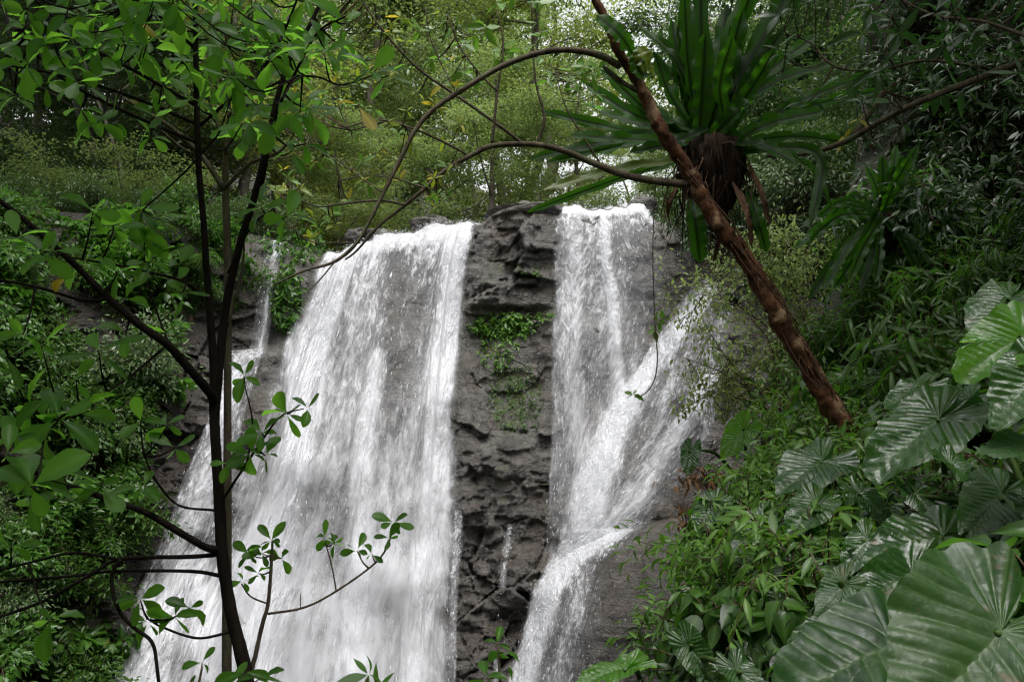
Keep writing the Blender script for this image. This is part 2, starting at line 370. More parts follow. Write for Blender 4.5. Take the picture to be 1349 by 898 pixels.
ALL = np.concatenate([np.stack(top[::-1]), CL]); nr, nc = ALL.shape[:2]
pxa = np.repeat(gx[None], nr, 0); pya = np.concatenate([np.repeat(lip(gx)[None] - 4, len(top), 0), PY])
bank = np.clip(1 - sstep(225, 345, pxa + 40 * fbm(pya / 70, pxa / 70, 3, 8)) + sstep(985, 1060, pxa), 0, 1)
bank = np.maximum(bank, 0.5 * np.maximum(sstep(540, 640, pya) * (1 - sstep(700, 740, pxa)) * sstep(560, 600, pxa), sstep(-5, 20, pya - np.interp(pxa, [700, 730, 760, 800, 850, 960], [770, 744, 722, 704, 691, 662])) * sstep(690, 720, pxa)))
moss = 0.42 * np.exp(-(((pxa - 655) / 40) ** 2 + ((pya - 640) / 60) ** 2)) + 0.34 * np.exp(-(((pxa - 640) / 26) ** 2 + ((pya - 370) / 60) ** 2)) + 0.30 * (1 - sstep(150, 330, pxa)) + 0.62 * np.exp(-(((pxa - 676) / 50) ** 2 + ((pya - 520) / 70) ** 2)) + 0.36 * np.exp(-(((pxa - 690) / 50) ** 2 + ((pya - 340) / 40) ** 2)) + 0.42 * np.exp(-(((pxa - 672) / 34) ** 2 + ((pya - 435) / 28) ** 2)) \
    + 0.30 * np.exp(-(((pxa - 745) / 90) ** 2 + ((pya - 375) / 30) ** 2)) + 0.2 * np.exp(-(((pxa - 340) / 30) ** 2 + ((pya - 490) / 60) ** 2)) + 0.3 * (pya < lip(pxa) - 1) + 0.15 * np.exp(-(((pxa - 800) / 70) ** 2 + ((pya - 800) / 70) ** 2))
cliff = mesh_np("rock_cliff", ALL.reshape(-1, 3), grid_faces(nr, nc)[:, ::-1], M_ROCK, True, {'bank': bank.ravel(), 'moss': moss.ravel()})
tag(cliff, "tall wet grey rock cliff with cracked blocks that the stream falls over", "cliff", kind="structure")
def cliff_pt(px, py):
    px = np.atleast_1d(np.asarray(px, float)); py = np.atleast_1d(np.asarray(py, float))
    return at(px, py, cliff_smooth(px, py) + cliff_relief(px, py))

# ------------------------------------------------------------------ falling water
def strokes(px, py, S):
    """how much water runs at a photo pixel: soft lines [(value, half width at each end, points)]"""
    r = np.zeros(px.shape)
    for val, w0, w1, pts in S:
        pts = np.asarray(pts, float); n = len(pts) - 1
        for i in range(n):
            a, b = pts[i], pts[i + 1]; ab = b - a; t = np.clip(((px - a[0]) * ab[0] + (py - a[1]) * ab[1]) / (ab @ ab), 0, 1)
            d = np.hypot(px - a[0] - t * ab[0], py - a[1] - t * ab[1]); wd = w0 + (w1 - w0) * (i + t) / n
            r = np.maximum(r, val * np.exp(-(d / wd) ** 2))
    return r
rngw = np.random.default_rng(5)
def fall(name, label, rows, dens, nu, nvv, off=0.12, ndrop=0, back=0, edge=0.08, drop_w=0.0034, mat=None):
    """rows: (left px, left py, right px, right py); dens(u, v, px, py) -> amount of water"""
    rows = np.asarray(rows, float); n = len(rows)
    v = np.linspace(0, 1, nvv); Lp, _ = resample(np.c_[rows[:, :2], np.zeros(n)], nvv); Rp, _ = resample(np.c_[rows[:, 2:], np.zeros(n)], nvv)
    u = np.linspace(0, 1, nu)
    px = Lp[:, 0, None] * (1 - u) + Rp[:, 0, None] * u; py = Lp[:, 1, None] * (1 - u) + Rp[:, 1, None] * u
    U, Vv = np.meshgrid(u, v)
    py_s = np.maximum(py, lip(px) - 1.0)
    dn = dens(U, Vv, px, py)
    d = cliff_smooth(px, py_s) - off - 0.05 * sstep(8, 60, py_s - lip(px)) - 0.10 * dn - 0.10 * fbm(px / 24, py / 70, 3, 91)
    P = at(px, py_s, d)
    over = lip(px) - py                                   # rows above the lip lie back on the stream bed
    m = over > -1
    P[..., 1] += np.where(m, 0.06 * np.clip(over, 0, 99), 0) + np.where(m, 0.25, 0); P[..., 2] += np.where(m, np.clip(over, 0, 99) * 0.018, 0)
    ef = sstep(0, edge, U + 0.05 * fbm(py / 30, py / 90 + 4, 3, 7)) * sstep(0, edge, 1 - U + 0.05 * fbm(py / 30, py / 90 + 9, 3, 8))
    dn = dn * ef
    seg = np.r_[np.zeros((1, nu)), np.cumsum(np.linalg.norm(np.diff(P, axis=0), axis=2), 0)]
    wid = np.linalg.norm(P[:, -1] - P[:, 0], axis=1).mean()
    wu = (U - 0.5) * wid; wv = 1.9 * np.sqrt(seg + 0.35) * 1.6
    o = mesh_np(name, P.reshape(-1, 3), grid_faces(nvv, nu)[:, ::-1], mat or M_WATER, True, {'dens': dn.ravel(), 'wu': wu.ravel() + 7 * len(bpy.data.objects), 'wv': wv.ravel()})
    tag(o, label, "waterfall", "white water running down the cliff", "structure")
    if ndrop:
        ndrop = int(ndrop * 0.42); wgt = np.clip(dn, 0, 1) ** 1.2 * (0.35 + 0.65 * ef); wgt = wgt.ravel() / wgt.sum()
        i = rngw.choice(len(wgt), ndrop, p=wgt)
        Q = P.reshape(-1, 3)[i] + rngw.normal(0, 0.035, (ndrop, 3)); Q[:, 1] -= rngw.random(ndrop) ** 2 * 0.35
        T = nrm(np.gradient(P, axis=0)).reshape(-1, 3)[i]; T = nrm(T + rngw.normal(0, 0.10, T.shape))
        s = drop_w * np.exp(rngw.normal(0, 0.5, ndrop)); ln = s * rngw.uniform(1.5, 4.5, ndrop) * (0.5 + np.sqrt(seg.ravel()[i] * 0.35))
        A = nrm(np.cross(T, np.array([0, 1.0, 0.1]))); B = np.cross(T, A)
        v6 = np.stack([Q - T * ln[:, None], Q + A * s[:, None], Q + B * s[:, None], Q - A * s[:, None], Q - B * s[:, None], Q + T * ln[:, None]], 1)
        f = np.array([[0, 2, 1], [0, 3, 2], [0, 4, 3], [0, 1, 4], [5, 1, 2], [5, 2, 3], [5, 3, 4], [5, 4, 1]])
        Fd = (f[None] + 6 * np.arange(ndrop)[:, None, None]).reshape(-1, 3)
        sp = mesh_np("flying_drops", v6.reshape(-1, 3), Fd, M_DROP, True, parent=o); sp['kind'] = 'stuff'
    return o
def as_spray(o): o['kind'] = 'stuff'; o['category'] = 'spray'; return o
def d_main(u, v, px, py):
    d = 0.58 + 0.20 * (1 - sstep(0.05, 0.55, v))
    s = strokes(px, py, [(1.05, 30, 42, [(470, 322), (440, 370), (415, 450), (395, 560), (370, 700), (340, 880)]),
                         (1.15, 30, 30, [(640, 290), (600, 315), (600, 360), (592, 430), (585, 520)]),
                         (1.15, 22, 26, [(430, 330), (520, 316), (600, 302)]),
                         (0.92, 34, 34, [(582, 500), (575, 640), (560, 760), (545, 920)]),
                         (0.85, 26, 34, [(500, 470), (480, 600), (470, 760), (455, 920)]),
                         (0.85, 25, 40, [(330, 560), (290, 700), (255, 850)])])
    d = np.maximum(d, s)
    hole = np.exp(-(((px - 542) / 48) ** 2 + ((py - 378) / 62) ** 2)) + 0.7 * np.exp(-(((px - 520) / 26) ** 2 + ((py - 480) / 80) ** 2)) + 0.2 * np.exp(-(((px - 530) / 24) ** 2 + ((py - 690) / 120) ** 2)) + 0.5 * np.exp(-(((px - 612) / 10) ** 2)) * sstep(330, 380, py)
    return d - 0.36 * np.clip(hole, 0, 1.1)
fall("waterfall", "widest white curtain of falling water left of the bare middle rock",
     [(500, 306, 656, 279), (462, 318, 644, 286), (424, 336, 634, 297), (400, 390, 622, 360), (372, 450, 616, 450), (342, 530, 612, 540), (305, 640, 610, 640), (264, 740, 612, 740), (220, 830, 612, 830), (178, 960, 614, 960), (150, 1060, 614, 1060)],
     d_main, 130, 240, 0.14, 16000)
def d_left(u, v, px, py):
    return np.maximum(0.42, strokes(px, py, [(0.9, 16, 30, [(322, 472), (300, 530), (280, 600), (255, 690)]), (0.95, 34, 44, [(255, 745), (215, 800), (190, 900)]), (0.7, 12, 26, [(300, 560), (262, 640), (228, 740), (195, 880)])]))
fall("waterfall", "low slanting stream of white water behind the dark forked trunk",
     [(300, 462, 350, 458), (286, 500, 338, 498), (268, 560, 322, 560), (240, 630, 312, 630), (212, 700, 300, 705), (186, 760, 280, 762), (160, 840, 262, 842), (140, 920, 240, 920), (120, 1050, 220, 1050)],
     d_left, 46, 130, 0.16, 2500)
fall("waterfall", "thin trickle at the far left end of the lip above the ledge",
     [(350, 300, 374, 298), (346, 340, 370, 340), (338, 390, 364, 390), (330, 450, 354, 452), (322, 470, 350, 470)],
     lambda u, v, px, py: 0.26 + 0.34 * np.exp(-((u - 0.6) / 0.2) ** 2), 16, 46, 0.10, 300)
def d_right(u, v, px, py):
    d = 0.30 * (1 - sstep(820, 880, px)) + 0.22
    s = strokes(px, py, [(1.1, 13, 15, [(738, 274), (790, 276), (846, 270)]), (0.72, 26, 30, [(752, 282), (755, 340), (752, 420), (758, 520), (764, 600)]),
                         (0.9, 11, 17, [(795, 280), (798, 340), (808, 410), (812, 480), (818, 540)]), (0.56, 16, 14, [(775, 290), (778, 420), (790, 520), (790, 570)]), (0.85, 9, 10, [(842, 266), (858, 290)])])
    return np.maximum(d - 0.04 * sstep(430, 620, py) - 0.15 * sstep(660, 710, py), s)
fall("waterfall", "tall thin veil of water sliding down right of the bare middle rock",
     [(738, 262, 846, 256), (735, 270, 858, 266), (732, 288, 872, 292), (726, 350, 884, 350), (724, 430, 868, 430), (722, 500, 842, 495), (722, 560, 818, 555), (722, 640, 782, 640), (716, 712, 748, 705)],
     d_right, 64, 170, 0.09, 4200)
def d_diag(u, v, px, py):
    return np.maximum(0.36, strokes(px, py, [(1.08, 13, 36, [(940, 372), (895, 434), (858, 482), (830, 520), (806, 575), (786, 640), (770, 705)]),
                                            (0.9, 14, 28, [(938, 500), (905, 552), (872, 600), (845, 650), (800, 700)]), (0.8, 9, 12, [(795, 490), (820, 505), (835, 520)]), (0.5, 10, 20, [(890, 470), (870, 560), (820, 660)])]))
fall("waterfall", "slanting cascade over the ramp of rock below the leaning trunk",
     [(918, 362, 970, 384), (868, 432, 962, 458), (834, 484, 955, 512), (796, 528, 948, 572), (766, 590, 906, 632), (742, 650, 862, 688), (730, 712, 815, 712)],
     d_diag, 60, 130, 0.13, 5200)
def d_low(u, v, px, py):
    return np.maximum(0.36 - 0.34 * sstep(712, 800, px + 0.3 * (py - 800)), strokes(px, py, [(1.12, 20, 24, [(800, 704), (752, 730), (722, 780), (702, 840), (684, 920)]), (0.55, 16, 30, [(772, 728), (755, 800), (735, 900)])]))
fall("waterfall", "lowest cascade spilling over the round brown shelf at the bottom",
     [(742, 698, 838, 694), (724, 724, 836, 716), (704, 762, 832, 752), (690, 800, 828, 800), (678, 850, 824, 850), (660, 910, 820, 910), (630, 1060, 810, 1060)],
     d_low, 56, 120, 0.24, 5200)
fall("waterfall", "thread of water trickling down the rocks between the two main falls",
     [(664, 690, 680, 690), (656, 740, 674, 742), (650, 800, 668, 800), (646, 860, 664, 860), (640, 940, 662, 940)],
     lambda u, v, px, py: 0.55 * np.exp(-((u - 0.5) / 0.3) ** 2), 9, 60, 0.10, 260, edge=0.3)
fall("waterfall", "small side spill beside the lower right edge of the wide curtain",
     [(596, 672, 612, 672), (594, 720, 610, 722), (590, 780, 606, 780), (588, 850, 604, 850), (586, 930, 604, 930)],
     lambda u, v, px, py: 0.5 + 0 * u, 9, 50, 0.2, 300, edge=0.3)

as_spray(fall("spray", "soft spray drifting over the lower half of the wide curtain",
     [(366, 470, 622, 470), (336, 540, 622, 540), (298, 640, 622, 640), (255, 740, 624, 740), (205, 830, 626, 830), (160, 960, 626, 960), (130, 1060, 626, 1060)],
     lambda u, v, px, py: (0.10 + 0.55 * sstep(0.0, 0.55, v)) * sstep(0.0, 0.15, v), 50, 80, 0.42, 0, edge=0.22, mat=M_VEIL))
as_spray(fall("spray", "soft spray hanging round the foot of the slanting cascade",
     [(800, 500, 930, 520), (770, 560, 915, 580), (742, 640, 880, 650), (715, 700, 850, 700), (690, 760, 830, 750), (664, 850, 815, 840), (640, 960, 800, 960)],
     lambda u, v, px, py: 0.40 * sstep(0.0, 0.3, v) * (1 - sstep(0.2, 0.6, u)) + 0.03, 40, 70, 0.30, 0, edge=0.3, mat=M_VEIL))

# ------------------------------------------------------------------ ground, right bank, hill, pool
def bank_edge(py): return np.interp(py, [-300, -50, 200, 320, 400, 480, 560, 650, 750, 850, 950, 1150], [1180, 1150, 1130, 1105, 1090, 1075, 1015, 960, 925, 900, 870, 820])
def bank_d(px, py):
    e = bank_edge(py); s = (px - e) / (1700 - e)
    d0 = np.interp(py, [-300, -50, 200, 320, 480, 560, 650, 750, 850, 950, 1150], [12.5, 12, 11.5, 10.5, 9.4, 8.8, 7.8, 6.7, 5.7, 4.8, 3.8])
    d1 = np.interp(py, [-300, -50, 200, 320, 480, 560, 650, 750, 850, 950, 1150], [7.5, 7.0, 6.0, 5.0, 3.9, 3.3, 2.8, 2.3, 1.95, 1.7, 1.5])
    return d0 * (d1 / d0) ** np.clip(s, 0, 1.2) + np.where(s < 0, (np.abs(s) * 30) ** 1.4 * 0.5, 0)
def bank_pt(px, py): return at(px, py, bank_d(np.asarray(px, float), np.asarray(py, float)))
bs = np.concatenate([np.linspace(-0.16, 0, 8)[:-1], np.linspace(0, 1.15, 70)]); bp = np.linspace(-300, 1150, 110)
BS, BP = np.meshgrid(bs, bp); BX = bank_edge(BP) + np.where(BS < 0, -BS * 90, BS * (1700 - bank_edge(BP)))
BD = bank_d(BX, BP) + np.where(BS < 0, (-BS * 30) ** 1.4 * 0.8, 0); BD = BD * (1 + 0.10 * fbm(BX / 120, BP / 90, 4, 33)) + 0.12
BW = at(BX, BP, BD)
sk = BW[-1:].copy(); sk[..., 2] -= 4.0; BW = np.concatenate([BW, sk])                       # down to the ground below the slope
e1 = BW[:, -1:] + np.array([1.2, -1.2, 0.5]); e2 = BW[:, -1:] + np.array([2.2, -4.5, 1.2]); BW = np.concatenate([BW, e1, e2], 1)   # and on past the viewer
rb = mesh_np("right_bank_hill", BW.reshape(-1, 3), grid_faces(*BW.shape[:2])[:, ::-1], M_SOIL, True)
tag(rb, "steep dark overgrown slope of soil right of the falls", "hill", kind="structure")
gX = np.linspace(-90, 90, 121); gY = np.concatenate([np.linspace(17, 60, 70), np.linspace(63, 160, 25)])
GX, GY = np.meshgrid(gX, gY)
def hill_z(x, y):
    x = np.asarray(x, float); y = np.asarray(y, float)
    return 3.55 + np.clip(y - 23, 0, 999) * (0.20 + 0.09 * (1 - sstep(-6, 3, x))) + 0.020 * np.clip(np.abs(x - 2) - 3, 0, 30) ** 1.75 * sstep(18, 26, y) + 0.9 * fbm(x / 7, y / 7, 4, 12) * sstep(22, 28, y) - 3.2 * (1 - sstep(17, 23, y))
hill = mesh_np("forest_hill", np.stack([GX, GY, hill_z(GX, GY)], -1).reshape(-1, 3), grid_faces(*GX.shape), M_SOIL, True)
tag(hill, "wooded hillside rising behind the top of the falls", "hill", kind="structure")
aX = np.concatenate([np.linspace(-120, -32, 12), np.linspace(-30, 30, 61), np.linspace(32, 120, 12)]); aY = np.concatenate([np.linspace(-120, -32, 12), np.linspace(-30, 40, 71)]); AX, AY = np.meshgrid(aX, aY)
rise = np.maximum(np.maximum(sstep(-8.5, -15, AX), sstep(8.5, 15, AX)) * (1 - sstep(10, 16, AY)), sstep(-1.5, -10, AY))   # unseen gorge sides and slope behind the viewer, raised to block sky light
gz = 0.0 - 8.0 * sstep(4.2, 11.5, AY) * (1 - rise) + 13 * rise + 0.15 * fbm(AX / 2, AY / 2, 3, 2)
grd = mesh_np("ground", np.stack([AX, AY, gz], -1).reshape(-1, 3), grid_faces(*AX.shape), M_SOIL, True)
tag(grd, "dark earth ledge in front of the falls", "ground", kind="structure")
pz = -7.2
pool = mesh_np("pool_water", np.array([(-14, 8.5, pz), (14, 8.5, pz), (14, 19, pz), (-14, 19, pz)]), np.array([[0, 1, 2, 3]]), M_POOL, False)
tag(pool, "plunge pool at the foot of the falls", "water", kind="structure")

# ================================================================== vegetation
def tpl(sections, widths, fold=0.18, droop=0.15, cols=3, wave=0.0):
    """leaf blade along +Y, length 1, normal +Z -> verts, quads, midrib weight"""
    s = np.asarray(sections, float); wd = np.asarray(widths, float); x = np.linspace(-1, 1, cols)
    V = np.stack([wd[:, None] * x / 2, np.repeat(s[:, None], cols, 1), np.abs(x)[None] * fold * wd[:, None] - droop * s[:, None] ** 2 + wave * np.sin(s[:, None] * 21 + x * 2) * np.abs(x) * wd[:, None]], -1)
    mid = np.repeat((np.abs(x) < 0.01).astype(float)[None], len(s), 0)
    return V.reshape(-1, 3), grid_faces(len(s), cols), mid.ravel()
T_FAR = (np.array([(0, 0, 0), (0.24, 0.5, 0.07), (0, 1, -0.1), (-0.24, 0.5, 0.07)]), np.array([[0, 1, 2, 3]]), np.zeros(4))
T_SMALL = tpl([0, .3, .65, 1], [.03, .40, .34, .02], 0.16, 0.2)
T_OBO = tpl([0, .10, .24, .42, .60, .76, .88, .96, 1], [.025, .06, .20, .37, .47, .47, .36, .19, .02], 0.14, 0.22, 5, 0.03)
T_LANCE = tpl([0, .12, .3, .5, .7, .88, 1], [.03, .13, .27, .30, .23, .10, .01], 0.22, 0.35, 3)
T_NARROW = tpl([0, .15, .4, .65, .85, 1], [.03, .13, .17, .14, .07, .01], 0.25, 0.45, 3)
T_BROAD = tpl([0, .08, .25, .45, .7, .88, 1], [.04, .40, .66, .62, .40, .16, .01], 0.14, 0.25, 5, 0.03)
def leaves(T, P, D, N, S, rng, tint=None):
    V, Fq, mid = T; n = len(P)
    y = nrm(D); x = nrm(np.cross(y, N)); z = np.cross(x, y)
    S = np.broadcast_to(S, (n,))[:, None, None]
    bend = rng.uniform(-0.3, 2.3, n)[:, None, None]; wid = rng.uniform(0.85, 1.15, n)[:, None, None]
    W = P[:, None] + S * (V[None, :, 0:1] * wid * x[:, None] + V[None, :, 1:2] * y[:, None] + V[None, :, 2:3] * bend * z[:, None])
    k = len(V); Fa = (Fq[None] + k * np.arange(n)[:, None, None]).reshape(-1, Fq.shape[1])
    t = rng.random(n) if tint is None else np.broadcast_to(tint, (n,))
    return W.reshape(-1, 3), Fa, {'tint': np.repeat(t, k), 'mid': np.tile(mid, n)}
def rdir(rng, n): return nrm(rng.normal(size=(n, 3)))

M_FG = leaf_mat("broad_leaf_green", (0.018, 0.058, 0.008), (0.050, 0.135, 0.016), (0.30, 0.72, 0.055), 0.60, 0.34, objvar=0.0, spec=0.28)
M_YEL = leaf_mat("yellow_leaf", (0.30, 0.24, 0.02), (0.42, 0.36, 0.03), (0.55, 0.42, 0.02), 0.45, 0.4, objvar=0.0)
M_FOR = leaf_mat("forest_leaf_pale", (0.045, 0.068, 0.022), (0.185, 0.250, 0.075), (0.36, 0.50, 0.12), 0.48, 0.5, yellow=0.0)
M_FORD = leaf_mat("forest_leaf_deep", (0.016, 0.032, 0.010), (0.065, 0.110, 0.030), (0.11, 0.23, 0.04), 0.35, 0.45)
M_FORY = leaf_mat("forest_leaf_yellowing", (0.060, 0.085, 0.018), (0.230, 0.285, 0.065), (0.44, 0.56, 0.08), 0.45, 0.5, yellow=0.08)
M_BNK = leaf_mat("bank_leaf_glossy", (0.012, 0.040, 0.006), (0.055, 0.125, 0.018), (0.14, 0.38, 0.03), 0.40, 0.30, spec=0.38)
M_BNKB = leaf_mat("bank_leaf_fresh", (0.024, 0.070, 0.010), (0.095, 0.190, 0.030), (0.22, 0.48, 0.04), 0.40, 0.34, spec=0.36)
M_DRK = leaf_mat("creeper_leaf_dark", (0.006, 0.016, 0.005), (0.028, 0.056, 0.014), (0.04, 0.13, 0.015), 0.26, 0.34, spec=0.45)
M_FERN = leaf_mat("fern_frond_green", (0.018, 0.060, 0.014), (0.045, 0.120, 0.025), (0.07, 0.30, 0.03), 0.42, 0.36, objvar=0.2)
M_BARKD = bark_mat("dark_wet_bark", (0.005, 0.004, 0.003), (0.020, 0.015, 0.011), 22)
M_BARKG = bark_mat("grey_mossy_bark", (0.035, 0.028, 0.018), (0.14, 0.115, 0.08), 16, lichen=(0.10, 0.11, 0.06))
M_BARKR = bark_mat("red_brown_bark", (0.020, 0.010, 0.006), (0.15, 0.068, 0.034), 12, lichen=(0.30, 0.20, 0.12), stretch=0.5)
M_BARKP = bark_mat("pale_forest_bark", (0.05, 0.042, 0.032), (0.19, 0.17, 0.14), 6)
M_TWIG = bark_mat("thin_twig", (0.045, 0.030, 0.018), (0.13, 0.095, 0.06), 30)
M_ROOT = bark_mat("fibrous_root", (0.007, 0.005, 0.004), (0.040, 0.024, 0.015), 26, stretch=0.12)
M_DEAD = bark_mat("dead_brown_frond", (0.05, 0.024, 0.013), (0.17, 0.10, 0.065), 20)

# ------------------------------------------------------------------ the wood above the falls
def forest_tree(seed, H, cr, nleaf, ls, mat, clear=0.35, flat=0.5, label="", twig=True, trunk_r=None, name="forest_tree"):
    rng = np.random.default_rng(seed); t = thing(name, label, "tree")
    r0 = trunk_r or 0.016 * H + 0.03
    pts = [np.zeros(3)]
    lean = rng.normal(0, 0.06, 2)
    for i in range(1, 7): pts.append(np.array([lean[0] * H * i / 6 + rng.normal(0, 0.018 * H), lean[1] * H * i / 6 + rng.normal(0, 0.018 * H), H * 0.93 * i / 6]))
    pts = np.array(pts); tr = [tube(np.vstack([[0, 0, -0.6], pts]), np.r_[r0 * 1.15, r0 * np.linspace(1, 0.15, 7)], 7, 22)]
    Q, _ = resample(pts, 60); cl = []
    nl = int(rng.integers(11, 16))
    for i in range(nl):
        f = clear + (1 - clear) * (i + rng.random()) / nl; b = Q[int(f * 59)]; a = rng.random() * 6.28
        ln = cr * (0.55 + 0.6 * rng.random()) * (1.15 - 0.6 * abs((f - clear) / (1 - clear) - 0.35))
        e = b + np.array([math.cos(a) * ln, math.sin(a) * ln, ln * rng.uniform(0.05, 0.65)]); mpt = (b + e) / 2 + np.array([0, 0, ln * rng.uniform(-.05, .16)]) + rng.normal(0, 0.08 * ln, 3)
        tr.append(tube([b, mpt, e], [r0 * 0.36 * (1.1 - f), r0 * 0.2 * (1.1 - f), 0.008], 5, 7))
        for q in range(int(rng.integers(4, 8))):
            g = rng.uniform(0.35, 1.0); s0 = b + (e - b) * g; s1 = s0 + rdir(rng, 1)[0] * np.array([1, 1, 0.55]) * cr * rng.uniform(0.15, 0.42)
            tr.append(tube([s0, s1], [r0 * 0.09, 0.005], 4, 3)); cl.append(s1)
        cl.append(e)
    cl.append(Q[-1]); cl = np.array(cl)
    part("trunk", tr, M_BARKP, t, base=(0, 0, 0))
    wt = rng.random(len(cl)) + 0.3; wt /= wt.sum(); ci = rng.choice(len(cl), nleaf, p=wt)
    sg = cr * (0.06 + 0.08 * rng.random(len(cl)))[ci]
    off = rng.normal(size=(nleaf, 3)) * sg[:, None] * np.array([1.25, 1.25, flat])
    P = cl[ci] + off
    Dd = nrm(off / sg[:, None] * 0.7 + rdir(rng, nleaf) + np.array([0, 0, -0.35])); N = nrm(rdir(rng, nleaf) * 0.75 + np.array([0, 0, 0.9]))
    ct = rng.random(len(cl)); tint = np.clip(ct[ci] * 0.72 + rng.random(nleaf) * 0.28, 0, 0.999)
    part("crown", [leaves(T_FAR, P, Dd, N, ls * rng.uniform(0.7, 1.35, nleaf), rng, tint)], mat, t, smooth=False, base=(0, 0, 0))
    return t
def bush(seed, H, W, nleaf, ls, mat, name, label, T=T_FAR, flat=0.7, nst=9, cat="shrub", droop=0.25, twigm=None, cl_s=0.13, smooth=False):
    """woody shrub: stems fanning from one foot, leaves in clumps along them"""
    rng = np.random.default_rng(seed); t = thing(name, label, cat)
    st = []; cl = []
    for i in range(nst):
        a = rng.random() * 6.28; ln = H * rng.uniform(0.6, 1.05); o = W * rng.uniform(0.2, 1.0)
        e = np.array([math.cos(a) * o, math.sin(a) * o, ln]); m = e * 0.5 + np.array([-math.cos(a) * o * 0.18, -math.sin(a) * o * 0.18, ln * 0.06]) + rng.normal(0, 0.05 * H, 3)
        st.append(tube([(0, 0, -0.1), m, e], [0.013 * H + 0.003, 0.008 * H + 0.002, 0.003], 5, 8))
        Q, _ = resample([np.zeros(3), m, e], 12)
        for q in range(5):
            s0 = Q[int(rng.integers(5, 12))]; s1 = s0 + rdir(rng, 1)[0] * np.array([1, 1, 0.6]) * (W + H) * 0.5 * rng.uniform(0.12, 0.36)
            st.append(tube([s0, s1], [0.004 * H + 0.001, 0.002], 4, 3)); cl.append(s1); cl.append((s0 + s1) / 2)
        cl.append(e)
    part("stems", st, twigm or M_TWIG, t, base=(0, 0, 0))
    cl = np.array(cl); ci = rng.integers(0, len(cl), nleaf); sg = cl_s * (W + H) * 0.5
    off = rng.normal(size=(nleaf, 3)) * sg * np.array([1, 1, flat]); P = cl[ci] + off
    Dd = nrm(off / sg * 0.6 + nrm(cl[ci] * np.array([1, 1, 0.1]) + 1e-3) * 0.7 + rdir(rng, nleaf) * 0.8 + np.array([0, 0, -droop])); N = nrm(rdir(rng, nleaf) * 0.55 + np.array([0, 0, 1.0]))
    ct = rng.random(len(cl)); tint = np.clip(ct[ci] * 0.4 + rng.random(nleaf) * 0.6, 0, 0.999)
    part("foliage", [leaves(T, P, Dd, N, ls * rng.uniform(0.65, 1.3, nleaf), rng, tint)], mat, t, smooth=smooth, base=(0, 0, 0))
    return t
def landmark(px):
    return ("at the far left of the wood above the cliff" if px < 150 else "behind the dark forked trunk above the left ledge" if px < 420 else "behind the lip of the wide white curtain"
            if px < 620 else "behind the flat cap rock above the middle" if px < 770 else "behind the big bird's nest fern" if px < 1000 else "in the dark wood right of the big fern")
rngf = np.random.default_rng(77)
FT = [forest_tree(1, 14, 4.2, 22000, 0.15, M_FOR, 0.30, 0.45), forest_tree(2, 15, 3.9, 18000, 0.15, M_FORY, 0.34, 0.5), forest_tree(3, 14, 4.4, 26000, 0.15, M_FORD, 0.25, 0.5),
      forest_tree(4, 10, 3.4, 18000, 0.13, M_FOR, 0.2, 0.35), forest_tree(5, 17, 4.0, 18000, 0.16, M_FOR, 0.36, 0.4)]
KL = ["pale green airy tree", "yellowing thin-crowned tree", "deep green dense tree", "low pale tree with layered twigs", "tall slender tree with high open crown"]
FB = [bush(11, 2.0, 1.7, 7000, 0.085, M_FOR, "understory_shrub", ""), bush(12, 1.5, 1.9, 7000, 0.075, M_FORD, "understory_shrub", "", flat=0.5), bush(13, 2.4, 1.7, 7000, 0.085, M_FORY, "understory_shrub", "", flat=0.6),
      bush(14, 1.1, 2.0, 6500, 0.07, M_FOR, "understory_shrub", "", flat=0.25)]
KB = ["pale fine-leaved shrub", "deep green spreading shrub", "yellow-green upright shrub", "flat layered pale shrub"]
def place_first(used, root, *a, **k):
    """the source itself goes first, then copies of it"""
    if id(root) not in used:
        used.add(id(root)); loc, rz, sc, lab, grp = a
        root.location = tuple(float(c) for c in loc); root.rotation_euler = (0, 0, rz); root.scale = (sc,) * 3; root['label'] = lab; root['group'] = grp; return root
    return spawn(root, *a)
used = set()
rows = []
for Y, n, x0, x1, ks in ((25, 8, -120, 1250, (3, 0, 2, 1)), (29, 10, -120, 1350, (0, 1, 2, 3)), (34, 11, -150, 1450, (0, 4, 1, 2)), (41, 11, -150, 1450, (4, 0, 1)), (50, 11, -100, 1450, (0, 4, 2)), (62, 9, -100, 1450, (0, 4, 1))):
    for i in range(n):
        px = x0 + (x1 - x0) * (i + rngf.uniform(0.15, 0.85)) / n; k = ks[int(rngf.integers(len(ks)))]
        y = Y + rngf.uniform(-2, 2); x = (px - CX) / F * y
        if px < 330 and rngf.random() < 0.6: k = 2
        sc = rngf.uniform(0.75, 1.1) * (0.72 if Y < 27 else 0.95 if Y < 31 else 1.05)
        if 715 < px < 985 and Y > 27: sc *= 0.5
        elif 430 < px < 640 and Y > 33: sc *= 0.8
        place_first(used, FT[k], (x, y, hill_z(x, y) - 0.15), rngf.random() * 6.28, sc, KL[k] + " " + landmark(px), "forest trees above the falls")
for (px, y, k, sc) in ((1000, 23.5, 2, 0.95), (1075, 20.5, 2, 0.8), (580, 33, 0, 1.15), (480, 31, 0, 1.1), (1150, 24, 2, 1.0), (70, 21, 2, 0.8), (230, 24, 2, 0.9)):
    x = (px - CX) / F * y; place_first(used, FT[k], (x, y, hill_z(x, y) - 0.15), rngf.random() * 6.28, sc, KL[k] + " " + landmark(px), "forest trees above the falls")
